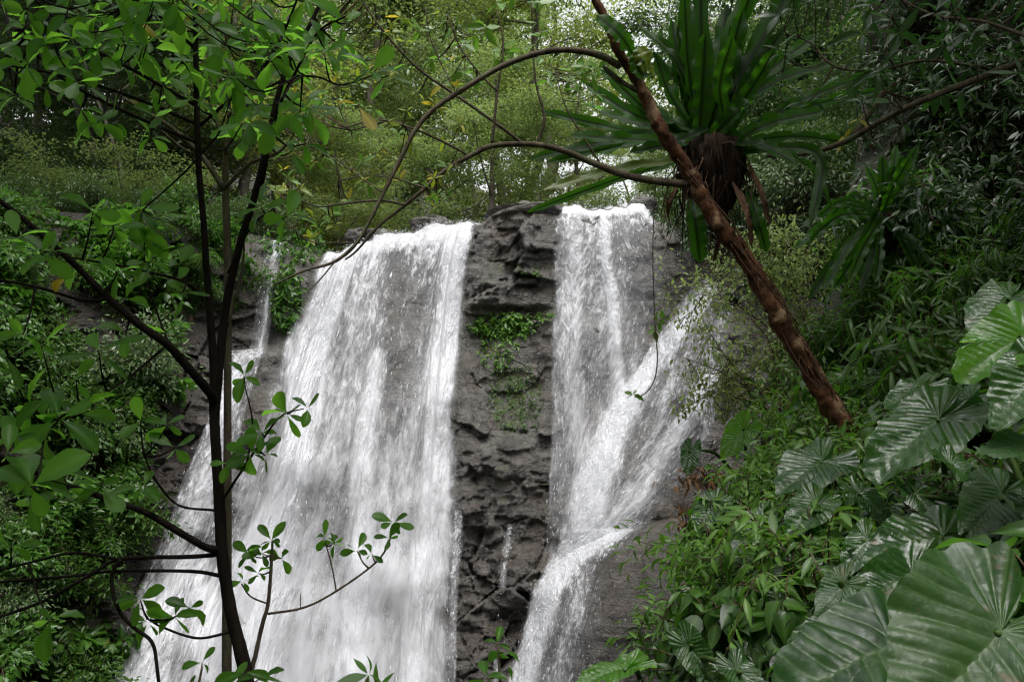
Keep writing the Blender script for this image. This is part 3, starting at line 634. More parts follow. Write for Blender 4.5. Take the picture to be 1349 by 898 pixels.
for (px, y, k, sc) in ((960, 18.6, 1, .8), (1010, 18.0, 1, .9), (1050, 17.4, 1, .9), (1090, 16.8, 1, .9), (1000, 19.5, 0, .9), (1060, 19.0, 1, 1.1), (930, 20.0, 1, .8)):
    p = cliff_pt(px, float(lip(px)) + 1)[0]; p[0] *= y / p[1]; p[1] = y; place_first(used, FB[k], p + np.array([0, 0, .05]), rngf.random() * 6.28, sc, KB[k] + " on the cliff top right of the splashing lip", "shrubs above the falls")
for (px, y, k, sc) in ((640, 30, 0, 1.5), (690, 33, 2, 1.7), (860, 32, 0, 1.6), (905, 28, 1, 1.4), (800, 34, 1, 1.6), (560, 34, 1, 1.7), (400, 30, 1, 1.5)):
    x = (px - CX) / F * y; place_first(used, FB[k], (x, y, hill_z(x, y) - .1), rngf.random() * 6.28, sc, KB[k] + ' ' + landmark(px).replace('wood', 'undergrowth'), 'shrubs above the falls')
o = spawn(FB[3], at(165, 236, 18.5) + np.array([0, 0, -0.9]), 0.6, 1.15, "broad pale layered shrub left of the dark forked trunk, above the shelf", "shrubs above the falls")
for Y, n in ((22.6, 13), (24.5, 14), (27, 13), (31, 11), (36, 9)):
    for i in range(n):
        px = -120 + 1400 * (i + rngf.uniform(0.1, 0.9)) / n; k = int(rngf.integers(4)); y = Y + rngf.uniform(-0.8, 0.8)
        if px < 330 and y < 28:
            if rngf.random() < 0.6: continue
            k = 1
        if 520 < px < 860 and y < 23.5: y += 1.0
        x = (px - CX) / F * y
        place_first(used, FB[k], (x, y, hill_z(x, y) - 0.1), rngf.random() * 6.28, rngf.uniform(0.7, 1.25) * (1.0 if y < 30 else 1.3), KB[k] + " " + landmark(px).replace("wood", "undergrowth"), "shrubs above the falls")

for i in range(11):                                    # thin bare stems in the dark wood on the left
    px = rngf.uniform(-60, 330); y = rngf.uniform(18.5, 25); x = (px - CX) / F * y; b0 = np.array([x, y, max(float(hill_z(x, y)), 3.0) - 0.3]); hh = rngf.uniform(5, 9)
    t = thing("slender_trunk", "thin bare tree stem in the dark wood " + ("by the left edge" if px < 120 else "behind the forked trunk"), "tree", b0, "thin stems in the dark wood")
    part("trunk", [tube([b0, b0 + [rngf.normal(0, .3), 0, hh * .5], b0 + [rngf.normal(0, .6), 0, hh]], [rngf.uniform(.04, .09), .05, .025], 6, 16)], M_BARKP, t)
# stones along the lip
def boulder(name, label, px, py, Y, w, h, dpt, seed, rz=0.0):
    rng = np.random.default_rng(seed); u = np.linspace(0, 2 * np.pi, 48, endpoint=False); v = np.linspace(0.04, np.pi - 0.04, 26)
    Uu, Vv = np.meshgrid(u, v); n = np.stack([np.cos(Uu) * np.sin(Vv), np.sin(Uu) * np.sin(Vv), np.cos(Vv)], -1)
    n = np.sign(n) * np.abs(n) ** 0.72
    b, c = blocks(n[..., 0] * 1.6 + n[..., 1] * 1.1 + 5, n[..., 2] * 1.8 + n[..., 1], seed, 0.8)
    r = 1 + 0.20 * b + 0.22 * fbm(n[..., 0] * 2 + 7 + seed, n[..., 2] * 2 + n[..., 1], 4, seed)
    P = n * r[..., None] * np.array([w / 2, dpt / 2, h / 2]); c_, s_ = math.cos(rz), math.sin(rz)
    P = np.stack([P[..., 0] * c_ - P[..., 2] * s_, P[..., 1], P[..., 0] * s_ + P[..., 2] * c_], -1)
    i = np.arange(25)[:, None] * 48; j = np.arange(48)[None]; Fq = np.stack([i + j, i + 48 + j, i + 48 + (j + 1) % 48, i + (j + 1) % 48], -1).reshape(-1, 4)
    nV = P.size // 3
    o = mesh_np(name, P.reshape(-1, 3), [Fq, np.array([[ (jj + 1) % 48, 0 + jj, 0] for jj in range(1, 47)])], M_ROCK, True, {'bank': np.zeros(nV), 'moss': np.full(nV, 0.18)})
    o.location = tuple(at(px, py, Y)); return tag(o, label, "boulder", "boulders on the lip of the falls")
boulder("boulder", "long flat cap boulder above the bare middle rock", 694, 285, 18.75, 1.60, 0.34, 1.5, 3, 0.06)
boulder("boulder", "mossy boulder at the lip left of the cap rock", 572, 297, 19.5, 0.95, 0.34, 0.8, 5, -0.05)
boulder("boulder", "square grey block at the lip below the crossing branches", 504, 314, 18.9, 0.72, 0.34, 0.8, 8)
boulder("boulder", "small dark block at the left end of the lip", 470, 312, 19.0, 0.5, 0.3, 0.7, 9, 0.1)
boulder("boulder", "rounded boulder splashed by water at the right end of the lip", 846, 276, 18.7, 0.62, 0.45, 0.8, 12)

# ------------------------------------------------------------------ plants on the rock and the left bank
rngp = np.random.default_rng(31)
def rock_plant(name, label, px, py, rx, ry, n, ls, mat, T, seed, bulge=0.2, kind=None, cat="plant"):
    rng = np.random.default_rng(seed); a = rng.random(n) * 6.28; r = np.sqrt(rng.random(n))
    qx = px + rx * r * np.cos(a) + 10 * fbm(a * 2, r * 3, 2, seed); qy = py + ry * r * np.sin(a)
    P = cliff_pt(qx, qy); c = cliff_pt(px, py)[0]; P[:, 1] -= rng.random(n) * bulge * (1 - r * 0.7)
    Dd = nrm(rdir(rng, n) * 0.8 + np.array([0, -0.5, -0.5])); N = nrm(rdir(rng, n) * 0.5 + np.array([0, -0.65, 0.8]))
    V, Fs, A = merge([leaves(T, P, Dd, N, ls * rng.uniform(0.6, 1.3, n), rng)])
    t = thing(name, label, cat, c); mesh_np("foliage", V - c, Fs, mat, False, A, t)
    st = [tube([c + (0, 0.05, 0), (c + P[i]) / 2 + (0, 0.02, 0), P[i]], [0.008, 0.006, 0.003], 4, 5) for i in range(0, n, max(1, n // 14))]
    part("stems", st, M_TWIG, t); return t
rock_plant("rock_fern", "bright green leafy clump on the ledge of the bare middle rock", 662, 428, 40, 17, 420, 0.13, M_BNKB, T_SMALL, 1)
rock_plant("rock_fern", "sparse strand of small leaves hanging below the bright clump", 655, 462, 24, 26, 170, 0.10, M_BNKB, T_SMALL, 2, 0.1)
rock_plant("moss_patch", "low dark green moss patch midway down the middle rock", 680, 525, 40, 46, 520, 0.06, M_BNK, T_SMALL, 3, 0.05, cat="moss")
rock_plant("rock_fern", "small tuft of leaves beside the top of the tall thin veil", 712, 416, 18, 7, 60, 0.09, M_BNKB, T_SMALL, 4, 0.1)
rock_plant("rock_fern", "tiny green tuft on the upper middle rock", 700, 362, 16, 7, 40, 0.07, M_BNK, T_SMALL, 6, 0.06)
rock_plant("hanging_plant", "leafy green plant hanging between thin trickle and wide curtain", 378, 392, 22, 46, 420, 0.15, M_BNK, T_SMALL, 5, 0.3)
rock_plant("hanging_plant", "leafy plant covering the lip above the thin trickle", 388, 322, 44, 26, 420, 0.13, M_BNK, T_SMALL, 7, 0.3)

def leafy(seed, H, W, nst, nl, ls, T, mat, name, cat="plant", arch=0.5, up=0.6, smooth=True, twigm=None):
    """leafy plant: arching stems with leaves along them"""
    rng = np.random.default_rng(seed); t = thing(name, "", cat); st = []; LP = []; LD = []; LN = []; LT = []
    for i in range(nst):
        a = 6.28 * (i + rng.random()) / nst; o = W * rng.uniform(0.4, 1.0); h = H * rng.uniform(0.5, 1.0)
        out = np.array([math.cos(a), math.sin(a), 0])
        p1 = out * o * 0.4 + np.array([0, 0, h]); p2 = out * o + np.array([0, 0, h * (1 - arch * rng.uniform(0.3, 1.2))])
        Q, _ = resample([np.array([0, 0, -0.05]), p1, p2], 16); st.append(tube(Q, np.linspace(0.006, 0.002, 16), 4, 16))
        Tg = nrm(np.gradient(Q, axis=0)); tt = rng.random()
        for q in range(nl):
            f = 0.25 + 0.75 * (q + rng.random() * 0.4) / nl; b = Q[min(15, int(f * 15.9))]; tg = Tg[min(15, int(f * 15.9))]
            side = np.cross(tg, [0, 0, 1]); side = nrm(side + 1e-4) * (1 if q % 2 else -1)
            LP.append(b); LD.append(nrm(side * 0.9 + tg * (0.55 + 0.8 * (f > .95)) + np.array([0, 0, -0.15]) + rng.normal(0, 0.25, 3))); LN.append(nrm(np.array([0, 0, up + 0.4]) + rng.normal(0, 0.3, 3))); LT.append(np.clip(tt * 0.4 + rng.random() * 0.6, 0, 0.999))
    part("stems", st, twigm or M_TWIG, t, base=(0, 0, 0))
    n = len(LP); part("foliage", [leaves(T, np.array(LP), np.array(LD), np.array(LN), ls * rng.uniform(0.7, 1.25, n), rng, np.array(LT))], mat, t, smooth=smooth, base=(0, 0, 0))
    return t
def fern(seed, nfr, L, mat, name):
    rng = np.random.default_rng(seed); t = thing(name, "", "fern"); st = []; LP = []; LD = []; LN = []; LS = []
    for i in range(nfr):
        a = 6.28 * (i + rng.random()) / nfr; l = L * rng.uniform(0.7, 1.1); out = np.array([math.cos(a), math.sin(a), 0])
        Q, _ = resample([np.zeros(3), out * l * 0.35 + np.array([0, 0, l * 0.45]), out * l * 0.8 + np.array([0, 0, l * rng.uniform(0.1, 0.4)])], 24); st.append(tube(Q, np.linspace(0.005, 0.001, 24), 3, 24))
        Tg = nrm(np.gradient(Q, axis=0))
        for q in range(4, 24):
            sd = nrm(np.cross(Tg[q], [0, 0, 1]) + 1e-4); ln = l * 0.24 * math.sin(math.pi * min(1, (q - 2) / 22.0) ** 0.8) + 0.012
            for s in (-1, 1): LP.append(Q[q]); LD.append(nrm(sd * s + Tg[q] * 0.45 + np.array([0, 0, -0.15]))); LN.append(np.array([0, 0, 1.0]) - Tg[q] * 0.3); LS.append(ln)
    part("stems", st, M_TWIG, t, base=(0, 0, 0))
    part("foliage", [leaves(T_NARROW, np.array(LP), np.array(LD), np.array(LN), np.array(LS), rng)], mat, t, smooth=True, base=(0, 0, 0)); return t
M_LBK = leaf_mat("left_bank_leaf", (0.009, 0.026, 0.005), (0.046, 0.098, 0.014), (0.10, 0.28, 0.02), 0.36, 0.36, spec=0.3)
LB = [bush(41, 0.7, 0.75, 1500, 0.085, M_LBK, "leafy_shrub", "", T_SMALL, nst=8), bush(42, 0.5, 0.8, 900, 0.10, M_BNK, "leafy_shrub", "", T_SMALL, nst=8, flat=0.5),
      fern(43, 13, 0.8, M_LBK, "bank_fern"), leafy(44, 0.7, 0.7, 9, 14, 0.17, T_BROAD, M_BNK, "broad_leaf_plant"), bush(45, 0.9, 0.8, 1500, 0.065, M_FORD, "leafy_shrub", "", T_SMALL, nst=9)]
KLB = ["dark glossy shrub", "fresh green shrub", "arching green fern", "broad-leaved plant", "fine-leaved shrub"]
def zone_l(px, py):
    a = "at the top of the left bank" if py < 380 else "halfway up the left bank" if py < 560 else "low on the left bank" if py < 740 else "at the foot of the left bank"
    b = "by the left edge" if px < 70 else "under the long dark branch" if px < 160 else "beside the wet brown rock"
    return a + " " + b
spots = []
for i in range(150):
    py = rngp.uniform(285, 930); lim = np.interp(py, [285, 330, 480, 560, 700, 900], [400, 300, 232, 205, 150, 130])
    px = rngp.uniform(-120, lim)
    wk = rngp.random()
    if 320 < py < 470 and wk < 0.15: continue
    spots.append((px, py))
spots += [(x_ + rngp.uniform(-8, 8), y_) for x_ in (150, 180, 215, 250, 275, 310) for y_ in (318, 352, 385, 425) if rngp.random() < 0.85] + [(190, 500), (205, 480), (175, 530), (215, 515), (150, 560), (120, 590), (185, 570), (60, 640), (20, 830), (60, 850), (90, 800), (120, 880), (30, 890), (80, 700), (130, 690), (100, 770)]
SH = []
for i in range(34): SH.append((rngp.uniform(-120, 415), rngp.uniform(0.1, 2.6)))
for (px, dy) in SH:
    p = cliff_pt(px, float(lip(px)) + 1)[0]; p[0] *= (p[1] + dy) / p[1]; p[1] += dy; p[2] += 0.02 + 0.05 * dy; k = int(rngp.choice([0, 4, 4, 4, 4]))
    place_first(used, LB[k], p, rngp.random() * 6.28, rngp.uniform(0.5, 1.0), KLB[k] + ' on the shelf above the left bank' + (' by the left edge' if px < 90 else ' behind the forked trunk' if px > 240 else ' under the pale layered bush'), 'plants on the shelf left of the falls')
for (px, py) in spots:
    k = int(rngp.choice(5, p=[.28, .30, .17, .10, .15])); p = cliff_pt(px, py)[0]; p[1] -= 0.03
    place_first(used, LB[k], p, rngp.random() * 6.28, rngp.uniform(0.6, 1.15), KLB[k] + " " + zone_l(px, py), "plants on the left bank").rotation_euler[0] = rngp.uniform(0.35, 0.9)

# ------------------------------------------------------------------ traced trees near the camera
def br(pts, Y, sc=1.0):
    """[(px, py, radius px)] at distance Y (or (Y0, Y1)) -> points, radii"""
    pts = np.asarray(pts, float); Y0, Y1 = (Y, Y) if np.isscalar(Y) else Y
    yy = np.linspace(Y0, Y1, len(pts)); P = at(pts[:, 0], pts[:, 1], yy)
    return P, pts[:, 2] * yy / F * sc
def whorls(specs, T, rng, yellow=0.0, face=0.6, elong=1.0):
    """[(px, py, Y, n, size px)] -> leaf arrays, each a whorl of blades round a twig end"""
    LP = []; LD = []; LN = []; LS = []
    for (px, py, Y, n, sz) in specs:
        c = at(px, py, Y); a0 = rng.random() * 6.28; s = sz * Y / F
        for i in range(n):
            a = a0 + 6.28 * (i + rng.uniform(-.25, .25)) / max(n, 3)
            d = np.array([math.cos(a), rng.normal(0, 0.5), math.sin(a) * 0.75 + 0.08]); LD.append(nrm(d))
            LN.append(nrm(np.array([0, -face, 0.75]) + rng.normal(0, 0.35, 3))); LP.append(c + nrm(d) * s * 0.06 + rng.normal(0, 0.02 * s, 3)); LS.append(s * rng.uniform(0.55, 1.18))
    return [leaves(T, np.array(LP), np.array(LD), np.array(LN), np.array(LS), rng)]
def twigs_to(specs, segs, mat, t, rp=1.3):
    """a thin twig from each whorl to the nearest traced branch point, each a part of its own (the 95 largest)"""
    out = []; A = np.vstack([P for P, _ in segs])
    for (px, py, Y, n, sz) in specs:
        c = at(px, py, Y); d = np.linalg.norm(A - c, axis=1); j = int(np.argmin(d)); b = A[j]
        if d[j] < 0.02: continue
        m = (b + c) / 2 + np.array([0, 0, -0.12 * d[j]]); r = rp * Y / F
        out.append((n * sz / Y, tube([b, m, c], [r * 1.4, r, r * 0.6], 5, 7)))
    out.sort(key=lambda q: -q[0]); tl = np.array(tuple(t.location))
    for q, (V, Fs, A_) in out[:95]: mesh_np("twig", V - tl, Fs, mat, True, None, t)
    if out[95:]: part("twigs", [q[1] for q in out[95:]], mat, t)['kind'] = 'stuff'

# the dark forked tree
rt = np.random.default_rng(8)
base = at(335, 985, 3.5); base[2] = 0.02
tA = thing("forked_tree", "dark slender forked tree with round green leaves in front of the wide curtain", "tree", base)
trunk_pts, trunk_r = br([(335, 985, 14), (326, 905, 12), (318, 860, 10.5), (303, 800, 10), (293, 730, 9), (289, 660, 8.4), (285, 600, 8), (283, 560, 8), (282, 524, 8)], 3.5, 0.84)
part("trunk", [tube(np.vstack([base - [0, 0, 0.15], trunk_pts]), np.r_[trunk_r[0] * 1.15, trunk_r], 12, 60, 0.06, 2)], M_BARKD, tA)
Abr = [([(282, 545, 7.5), (282, 490, 7), (278, 430, 6.2), (272, 350, 5.6), (268, 290, 5.2), (262, 220, 4.8), (259, 130, 4.6), (257, 0, 4), (256, -110, 3)], (3.5, 3.35)),
       ([(283, 548, 7.5), (289, 480, 7.2), (293, 440, 7), (302, 380, 6.4), (318, 315, 6), (335, 260, 5.4), (352, 190, 4.8), (365, 130, 4.3), (385, 70, 3.8), (410, 30, 3.2), (440, -40, 2.5)], (3.5, 3.5)),
       ([(283, 530, 7.5), (277, 518, 7.2), (262, 500, 7), (240, 475, 6.8), (220, 453, 6.5), (180, 425, 6), (140, 390, 5.5), (100, 350, 5), (50, 305, 4.6), (0, 265, 4.3), (-90, 200, 3.5)], (3.5, 2.9)),
       ([(287, 724, 6), (270, 720, 5.6), (240, 703, 5.4), (190, 674, 5), (130, 653, 4.6), (60, 628, 4), (0, 600, 3.6), (-60, 580, 3)], (3.5, 2.9)),
       ([(289, 730, 3.6), (250, 733, 3.4), (160, 736, 3), (120, 756, 2.8), (60, 790, 2.4), (0, 812, 2.2), (-50, 830, 2)], (3.5, 3.1)),
       ([(158, 737, 3), (147, 760, 3), (155, 800, 3), (175, 825, 3), (200, 845, 2.8), (207, 880, 2.6), (212, 930, 2.4)], 3.25),
       ([(155, 736, 2.4), (100, 728, 2.2), (50, 738, 2), (-10, 753, 1.8)], (3.25, 3.0)),
       ([(290, 758, 3.2), (250, 752, 2.8), (150, 752, 2.4), (100, 758, 2.2), (0, 766, 2), (-40, 770, 1.6)], (3.5, 3.2)),
       ([(304, 832, 2.2), (260, 840, 2), (215, 826, 1.7), (195, 815, 1.2)], (3.5, 3.3)),
       ([(273, 392, 2.6), (240, 370, 2.4), (180, 355, 2), (130, 345, 1.8), (85, 338, 1.4)], (3.4, 3.1)),
       ([(140, 394, 3), (110, 396, 2.6), (70, 384, 2.3), (30, 374, 2), (-20, 366, 1.7)], (3.2, 3.0)),
       ([(222, 452, 2), (210, 420, 1.7), (195, 375, 1.3), (190, 350, 1)], 3.35),
       ([(216, 458, 2.2), (165, 500, 2), (110, 533, 1.8), (60, 560, 1.4)], (3.3, 3.0)),
       ([(258, 163, 3), (180, 130, 2.6), (90, 102, 2.2), (20, 88, 1.8), (-40, 80, 1.5)], (3.4, 3.0)), ([(259, 188, 3), (170, 150, 2.6), (100, 115, 2.2), (60, 85, 1.8), (30, 40, 1.5)], (3.4, 3.1)),
       ([(258, 139, 3.2), (180, 95, 2.8), (100, 52, 2.3), (60, 15, 2), (20, -30, 1.6)], (3.4, 2.9)), ([(257, 64, 3), (225, 35, 2.5), (195, 5, 2), (170, -40, 1.6)], (3.4, 3.2)),
       ([(264, 165, 3), (310, 125, 2.8), (350, 85, 2.4), (375, 40, 2.1), (395, -10, 1.6)], (3.4, 3.2)), ([(345, 245, 2.6), (365, 150, 2.4), (391, 92, 2.2), (420, 42, 1.9), (455, 22, 1.4)], (3.5, 3.2)),
       ([(391, 100, 1.8), (420, 102, 1.6), (450, 112, 1.3), (490, 100, 1)], 3.3), ([(287, 668, 2.4), (315, 625, 2), (342, 585, 1.7), (370, 548, 1.3), (400, 538, 0.9)], (3.5, 3.3)), ([(325, 610, 1.6), (333, 560, 1.3), (322, 505, 1)], (3.45, 3.4)),
       ([(283, 672, 2), (235, 665, 1.8), (205, 632, 1.6), (190, 600, 1.3)], (3.5, 3.3)), ([(277, 190, 1.8), (240, 230, 1.5), (190, 275, 1.2)], 3.3), ([(300, 360, 2), (330, 300, 1.7), (360, 275, 1.2)], 3.45)]
segA = [(trunk_pts, trunk_r)]; br_parts = []
for pts, Y in Abr:
    P, r = br(pts, Y, 0.85); segA.append(resample(P, 24, r)); V, Fs, A = merge([tube(P, r, 9, 6 * len(P), 0.05, len(segA))])
    br_parts.append(mesh_np("branch", V - base, Fs, M_BARKD, True, A, tA))
CLA = [(185, 275, 3.3, 6, 52), (180, 300, 3.3, 4, 46), (122, 280, 3.1, 5, 42), (70, 332, 3.0, 5, 46), (22, 312, 2.9, 5, 46), (150, 300, 3.1, 4, 40), (345, 275, 3.4, 6, 46), (378, 285, 3.3, 4, 44), (240, 80, 3.3, 5, 44), (300, 62, 3.3, 5, 46),
       (395, 148, 3.3, 5, 44), (330, 160, 3.3, 4, 42), (402, 190, 3.3, 4, 42), (148, 160, 3.1, 3, 46), (205, 155, 3.2, 5, 50), (385, 200, 3.3, 4, 40), (60, 112, 3, 5, 52), (35, 85, 2.9, 6, 54), (105, 85, 3, 5, 50), (490, 95, 3.3, 6, 44), (512, 100, 3.3, 4, 42),
       (155, 358, 3.1, 4, 40), (55, 335, 2.9, 4, 44), (30, 440, 2.9, 3, 40), (55, 455, 2.9, 4, 40), (8, 470, 2.8, 3, 48), (130, 462, 3.0, 4, 62), (165, 395, 3.2, 4, 42), (165, 440, 3.2, 3, 46), (78, 552, 2.9, 5, 62), (40, 535, 2.9, 4, 56), (105, 545, 3.0, 4, 52),
       (60, 565, 3.0, 5, 52), (20, 575, 2.8, 5, 56), (40, 640, 2.3, 6, 76), (135, 640, 3, 4, 48), (40, 655, 2.9, 4, 50), (15, 720, 2.9, 4, 56), (68, 815, 2.9, 4, 50), (195, 820, 3.3, 6, 36), (185, 790, 3.3, 5, 38), (230, 812, 3.3, 5, 34), (250, 800, 3.3, 4, 32),
       (330, 598, 3.4, 6, 36), (345, 570, 3.4, 5, 36), (322, 496, 3.4, 5, 38), (378, 545, 3.3, 6, 36), (405, 538, 3.3, 3, 34), (230, 590, 3.3, 4, 40), (185, 555, 3.3, 3, 36), (220, 560, 3.3, 4, 36), (190, 640, 3.3, 4, 38), (350, 600, 3.4, 4, 32), (300, 610, 3.4, 4, 34),
       (235, 350, 3.3, 3, 40), (195, 345, 3.3, 5, 42), (190, 318, 3.3, 4, 42), (110, 350, 3.1, 3, 40), (90, 640, 3.0, 4, 46), (10, 600, 2.6, 4, 58), (100, 500, 3.0, 3, 44), (240, 385, 3.3, 3, 36)]
for i in range(100):
    x = rt.uniform(-30, 455); y = rt.uniform(-40, 165) if i < 64 else rt.uniform(-40, 90) - max(0, x - 330) * 0.12
    CLA.append((x, y, rt.uniform(2.8, 3.7), int(rt.integers(3, 6)), rt.uniform(34, 54)))
twigs_to(CLA, segA, M_BARKD, tA)
part("foliage", whorls([q[:4] + (q[4] * 0.9,) for q in CLA], T_OBO, rt), M_FG, tA)
part("yellow_leaves", whorls([(90, 368, 3.0, 1, 40), (165, 130, 3.2, 1, 40), (472, 140, 3.3, 2, 34), (137, 853, 3.2, 1, 20), (215, 55, 3.2, 1, 36)], T_OBO, rt), M_YEL, tA)

# the thin grey tree between the dark stems
base = at(302, 960, 4.4); base[2] = -0.1
tB = thing("thin_tree", "thin grey-brown tree rising between the two dark stems", "tree", base)
PB, rB = br([(300, 520, 5), (300, 420, 5.2), (300, 330, 5), (297, 245, 4.8), (298, 200, 3.4), (302, 150, 2.6), (300, 60, 2)], (4.3, 4.2))
part("trunk", [tube(np.vstack([base - [0, 0, .3], PB]), np.r_[0.026, rB], 9, 50, 0.05, 4)], M_BARKG, tB)
Bbr = [[(296, 250, 4), (265, 205, 3.4), (228, 170, 2.8), (180, 140, 2.2), (150, 122, 1.6)], [(297, 247, 3.2), (330, 215, 2.6), (368, 200, 2), (393, 168, 1.6), (400, 150, 1)], [(298, 205, 2.4), (282, 150, 1.9), (265, 100, 1.5), (255, 40, 1.2)],
       [(265, 205, 2), (240, 195, 1.5), (205, 165, 1.1)], [(300, 155, 1.8), (325, 110, 1.5), (340, 70, 1)], [(297, 95, 1.6), (280, 85, 1.2), (270, 75, 0.9)], [(300, 430, 2), (318, 360, 1.7), (322, 320, 1.3)]]
segB = [(PB, rB)]
for pts in Bbr:
    P, r = br(pts, (4.2, 4.1)); segB.append(resample(P, 20, r)); V, Fs, A = merge([tube(P, r, 7, 20, 0.05)]); mesh_np("branch", V - base, Fs, M_BARKG, True, A, tB)
CLB = [(rt.uniform(140, 420), rt.uniform(-30, 200), rt.uniform(3.9, 4.4), int(rt.integers(3, 6)), rt.uniform(28, 40)) for _ in range(34)]
twigs_to(CLB, segB, M_BARKG, tB, 1.0); part("foliage", whorls(CLB, T_OBO, rt), M_FG, tB)

# saplings rising from below the frame
def sapling(name, label, stem, cl, Y, size_r=1.0, mat=None, T=T_OBO, side=()):
    P, r = br(stem, Y); b = P[0].copy(); t = thing(name, label, "sapling", b)
    gz0 = -8.0 * float(sstep(4.2, 11.5, b[1])); rt_ = np.array([b[0], b[1], gz0 - 0.03])
    t.location = tuple(rt_); segs = [resample(P, 20, r)]
    part("stem", [tube(np.vstack([rt_, P]), np.r_[r[0] * 1.2, r], 7, 30, 0.06, 3)], M_BARKG, t)
    for s in side:
        Q, q = br(s, Y); segs.append(resample(Q, 20, q)); V, Fs, A = merge([tube(Q, q, 6, 20)]); mesh_np("branch", V - rt_, Fs, M_TWIG, True, A, t)
    twigs_to(cl, segs, M_TWIG, t, 1.0); part("foliage", whorls([q[:4] + (q[4] * 0.72,) for q in cl], T, rt), mat or M_FG, t); return t
sapling("sapling", "thin crooked sapling with a long reddish side twig right of the dark trunk", [(330, 905, 3.4), (337, 860, 3), (346, 820, 2.8), (353, 795, 2.6), (357, 750, 2.2), (359, 712, 1.6)],
        [(358, 712, 3.7, 6, 32), (345, 728, 3.7, 5, 32), (328, 730, 3.7, 5, 32), (372, 735, 3.7, 3, 30), (320, 765, 3.7, 4, 30), (340, 755, 3.7, 4, 28), (518, 688, 3.7, 5, 34), (512, 708, 3.7, 4, 28), (470, 725, 3.7, 5, 34), (440, 715, 3.7, 6, 32), (428, 708, 3.7, 4, 30), (490, 730, 3.7, 3, 26)], 3.7,
        side=[[(353, 808, 1.7), (400, 800, 1.6), (440, 780, 1.5), (490, 745, 1.4), (510, 720, 1.2), (519, 690, 1)], [(443, 778, 1.1), (437, 745, 1), (428, 712, .8)], [(353, 795, 1.2), (330, 785, 1.1), (318, 768, 1)], [(396, 800, .7), (396, 790, .6), (396, 781, .5)]])
sapling("sapling", "short sapling with one round upright leaf at the foot of the dark trunk", [(322, 985, 3), (320, 930, 2.6), (318, 900, 2)], [(322, 885, 2.9, 2, 52), (345, 892, 2.9, 3, 50), (300, 905, 2.9, 4, 46), (375, 898, 2.9, 3, 48)], 2.9)
sapling("sapling", "small sapling with two pale leaves left of the dark trunk's foot", [(250, 985, 2.2), (258, 920, 2), (266, 880, 1.6)], [(266, 872, 3.2, 3, 36), (245, 915, 3.2, 4, 40)], 3.2)
sapling("sapling", "low sapling with slim pointed leaves under the wide curtain", [(480, 985, 2), (482, 930, 1.8), (484, 892, 1.4)], [(485, 888, 3.1, 5, 46), (500, 905, 3.1, 4, 40)], 3.1, T=T_LANCE)
sapling("sapling", "upright sapling with few leaves in front of the middle rock", [(662, 985, 2), (660, 920, 1.8), (657, 870, 1.4), (655, 845, 1)], [(655, 848, 3.2, 4, 34), (664, 858, 3.2, 2, 36), (640, 893, 3.2, 4, 50), (672, 900, 3.2, 3, 36)], 3.2)

# ------------------------------------------------------------------ leaning tree with the bird's nest fern
rc = np.random.default_rng(19)
base = at(1150, 655, 6.35)
tC = thing("leaning_tree", "red-brown leaning tree that carries the big bird's nest fern", "tree", base)
PC, rC = br([(1150, 655, 23), (1138, 605, 22), (1120, 570, 21), (1085, 520, 18), (1060, 480, 17), (1035, 430, 16), (1005, 380, 15.5), (975, 335, 15), (952, 300, 14.5), (925, 260, 13), (900, 220, 12.5), (880, 180, 12), (860, 150, 11), (835, 105, 10), (820, 70, 9), (800, 30, 7.8), (780, 0, 7), (750, -60, 6)], (6.35, 5.95))
part("trunk", [tube(PC + np.array([0.03, 0.02, 0]) * np.sin(np.arange(len(PC)) * 2.1)[:, None], rC * 0.76, 22, 200, 0.18, 6)], M_BARKR, tC)
Qc, qc = resample(PC, 120, rC * 0.88)
for i in range(16):                                   # aerial roots creeping down the stem
    i0 = int(rc.integers(30, 78)); i1 = max(2, i0 - int(rc.integers(12, 40))); sdx = rc.uniform(-.9, .9)
    V, Fs, A = merge([tube([Qc[j] + np.array([sdx + rc.normal(0, .25), -0.8, 0.2]) * qc[j] for j in range(i1, i0, 4)], 0.0045, 5)]); mesh_np("root", V - base, Fs, M_DEAD, True, None, tC)
